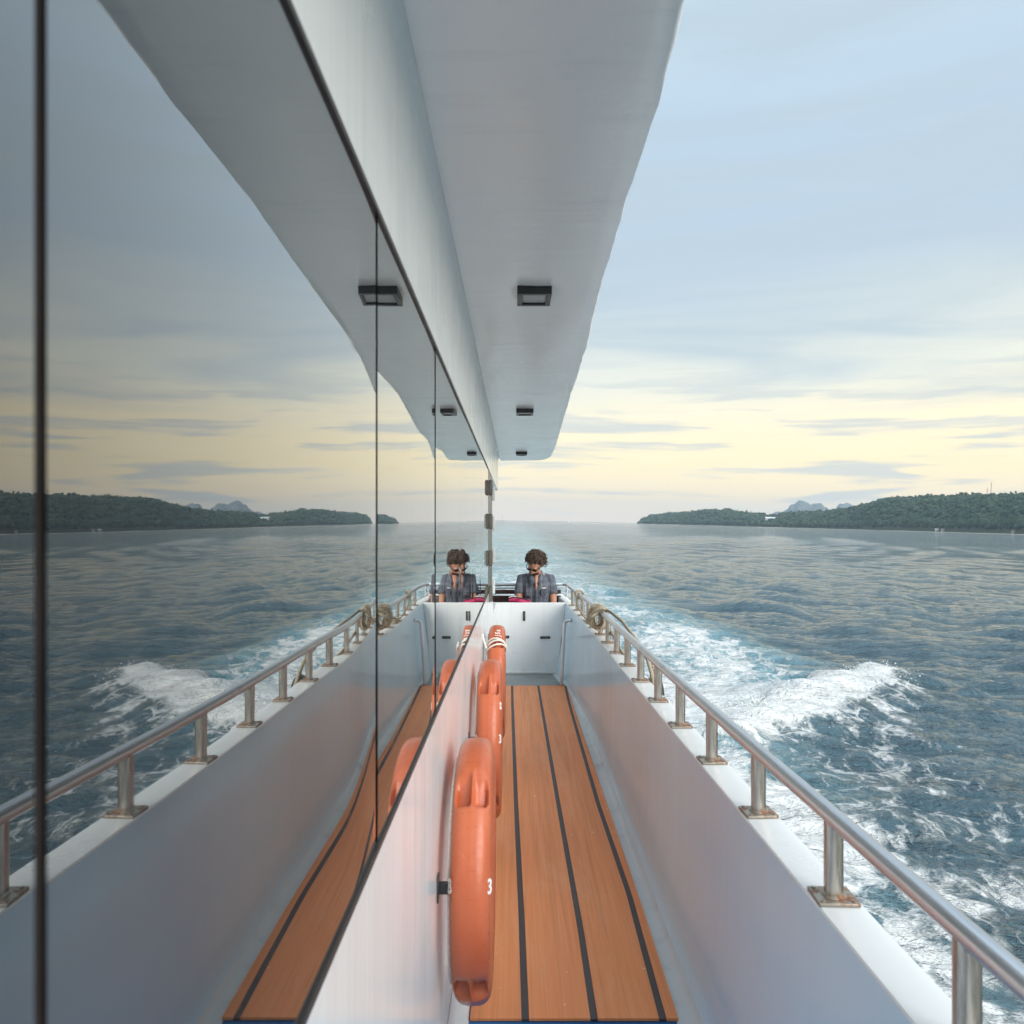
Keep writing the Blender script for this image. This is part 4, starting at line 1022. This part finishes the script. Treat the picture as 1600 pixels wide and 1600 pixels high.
karst('karst_hill', [(1300, 820), (1306, 792), (1312, 787), (1320, 786), (1328, 787), (1334, 791), (1345, 796), (1360, 820)], 8300)
# low far coast on the horizon
rs = []
for px in np.arange(845, 1002, 4):
    dx, dy = azdir(px); d = 9500; h = 3 + 4 * abs(mnoise.noise(Vector((px * 0.11, 2, 0)))) * (1 if px > 930 else 0.5)
    rs.append([(dx * d, dy * d, -1), (dx * (d + 60), dy * (d + 60), h), (dx * (d + 200), dy * (d + 200), -1)])
tag(MB().loft(rs, closed=False).build('distant_coast', simple('far_coast', (0.07, 0.09, 0.06), 0.9, vs=0.01), None, 60), kind='structure')

# ================================================================ FAR THINGS
def world_at(px, d, z=0): dx, dy = azdir(px); return (dx * d, dy * d, z)
p = sample(0, 0)
def top_at(px, v=0.55):
    i = int(np.argmin(abs(pxs - px))); return T[i, int(v * (nc_ - 1))]
q = top_at(1547)
def tower(px, hgt, label):
    q = top_at(px); e = empty('radio_mast', (q[0], q[1], q[2]), boat=False); tag(e, label, 'mast')
    legs = []
    for k in range(3):
        a = 2 * math.pi * k / 3; b = MB(); b.tube([(1.1 * math.cos(a), 1.1 * math.sin(a), 0), (0.35 * math.cos(a), 0.35 * math.sin(a), hgt)], 0.16, 6).build('leg', M_mast, e, 60)
    br = MB()
    for i in range(14):
        z0, z1 = hgt * i / 14, hgt * (i + 1) / 14
        for k in range(3):
            a, a2 = 2 * math.pi * k / 3, 2 * math.pi * (k + 1) / 3; r0 = 1.1 - 0.75 * i / 14; r1 = 1.1 - 0.75 * (i + 1) / 14
            br.tube([(r0 * math.cos(a), r0 * math.sin(a), z0), (r1 * math.cos(a2), r1 * math.sin(a2), z1)], 0.10, 4)
    br.build('bracing', M_mast, e)
    MB().tube([(0, 0, hgt), (0, 0, hgt + 4)], 0.1, 6).build('antenna', M_mast, e)
    MB().tube([(0.4, -0.7, hgt * 0.93), (0.4, -1.0, hgt * 0.93)], 0.9, 12).build('dish', M_mast, e, 40)
M_mast = simple('red_white_mast', (0.45, 0.30, 0.28), 0.6, vs=0.1)
tower(1547, 33, 'tall lattice radio mast on the hilltop'); tower(1541, 20, 'shorter lattice mast beside the tall one on the hilltop')
def house(px, v, wd, dp, hg, label, roofc, wallc):
    i = int(np.argmin(abs(pxs - px))); q = T[i, int(round(v * (nc_ - 1)))]; dx, dy = azdir(px)
    k = 26 if v > 0.1 else -9; x, y = q[0] - dx * k, q[1] - dy * k
    e = empty('house', (x, y, max(0.5, q[2] - 1) if v > 0.1 else 1.4), boat=False, rz=-math.atan2(dx, dy)); tag(e, label, 'house', 'white houses at the foot of the island')
    MB().box(-wd / 2, wd / 2, -dp / 2, dp / 2, -2, hg).build('wall', wallc, e)
    MB().add([(-wd / 2 - .6, -dp / 2 - .6, hg + .01), (wd / 2 + .6, -dp / 2 - .6, hg + .01), (wd / 2 + .6, dp / 2 + .6, hg + .01), (-wd / 2 - .6, dp / 2 + .6, hg + .01), (-wd / 2 - .6, 0, hg + dp * .35), (wd / 2 + .6, 0, hg + dp * .35)],
             [(0, 1, 5, 4), (2, 3, 4, 5), (0, 4, 3), (1, 2, 5), (0, 3, 2, 1)]).build('roof', roofc, e)
    for s in range(max(2, int(wd / 5))):
        xx = -wd / 2 + wd * (s + .5) / max(2, int(wd / 5)); MB().box(xx - .8, xx + .8, -dp / 2 - .1, -dp / 2 - .01, hg * .35, hg * .75).build('window', M_black, e)
M_roofw = simple('pale_roof', (0.62, 0.62, 0.60), 0.5, vs=0.2); M_roofr = simple('brown_roof', (0.28, 0.17, 0.13), 0.7, vs=0.2); M_housew = simple('house_wall', (0.7, 0.68, 0.62), 0.8, vs=0.2)
house(1204, 0.28, 34, 12, 5, 'long pale roofed building among trees at the dip of the island ridge', M_roofw, M_housew)
house(1466, 0.0, 10, 7, 3.5, 'left one of two small white beach houses under the trees', M_roofw, M_housew)
house(1476, 0.0, 9, 7, 4.5, 'right one of two small white beach houses, slightly taller', M_roofr, M_housew)
house(1585, 0.0, 9, 6, 3.5, 'small house at the shore near the right edge of the picture', M_roofr, M_housew)
def boat_far(px, d, L, label, mast=False, col=None):
    p = world_at(px, d); e = empty('distant_boat', p, boat=False, rz=R(12)); tag(e, label, 'boat', 'boats far off on the horizon')
    hr = [[(x, -wy, 0.9 + zz), (x, 0, -0.8), (x, wy, 0.9 + zz)] for x, wy, zz in ((-L / 2, L * .10, .3), (-L / 4, L * .14, 0), (L / 4, L * .12, .3), (L / 2, .1, L * .06))]
    MB().loft(hr).build('hull', col or M_bright, e)
    MB().box(-L * .3, L * .08, -L * .08, L * .08, 0.8, 0.8 + L * .14).build('cabin', M_bright, e)
    if mast: MB().tube([(0, 0, 1), (0, 0, L * 1.5)], 0.35, 6).build('mast', M_dgrey, e)
    else: MB().tube([(-L * .1, 0, 1), (-L * .1, 0, L * .35)], 0.25, 6).build('mast', M_dgrey, e)
boat_far(785, 3400, 16, 'distant sailing boat with a tall bare mast on the horizon beside the cabin edge', True, M_dgrey)
boat_far(777.5, 3700, 9, 'tiny dark boat left of the distant sailing boat', False, M_dgrey)
boat_far(836, 4200, 14, 'tiny pale boat on the horizon above the seated man', False, M_dgrey)
boat_far(890, 3600, 30, 'long low white boat on the horizon between the man and the island')
boat_far(951, 4200, 12, 'tiny boat on the horizon close to the tip of the island')

# ================================================================ AIR
hz = MB().box(-12900, 12900, -12900, 12900, -5.5, 330)
hm_ = bpy.data.materials.new('sea_air'); hm_.use_nodes = True; t = hm_.node_tree; t.nodes.clear()
o_ = t.nodes.new('ShaderNodeOutputMaterial'); pv = t.nodes.new('ShaderNodeVolumePrincipled')
pv.inputs['Color'].default_value = (0.66, 0.83, 1.0, 1); pv.inputs['Density'].default_value = 0.000085; pv.inputs['Anisotropy'].default_value = 0.2
t.links.new(pv.outputs[0], o_.inputs['Volume'])
ho = hz.build('haze', hm_); tag(ho, kind='stuff'); ho.display_type = 'WIRE'
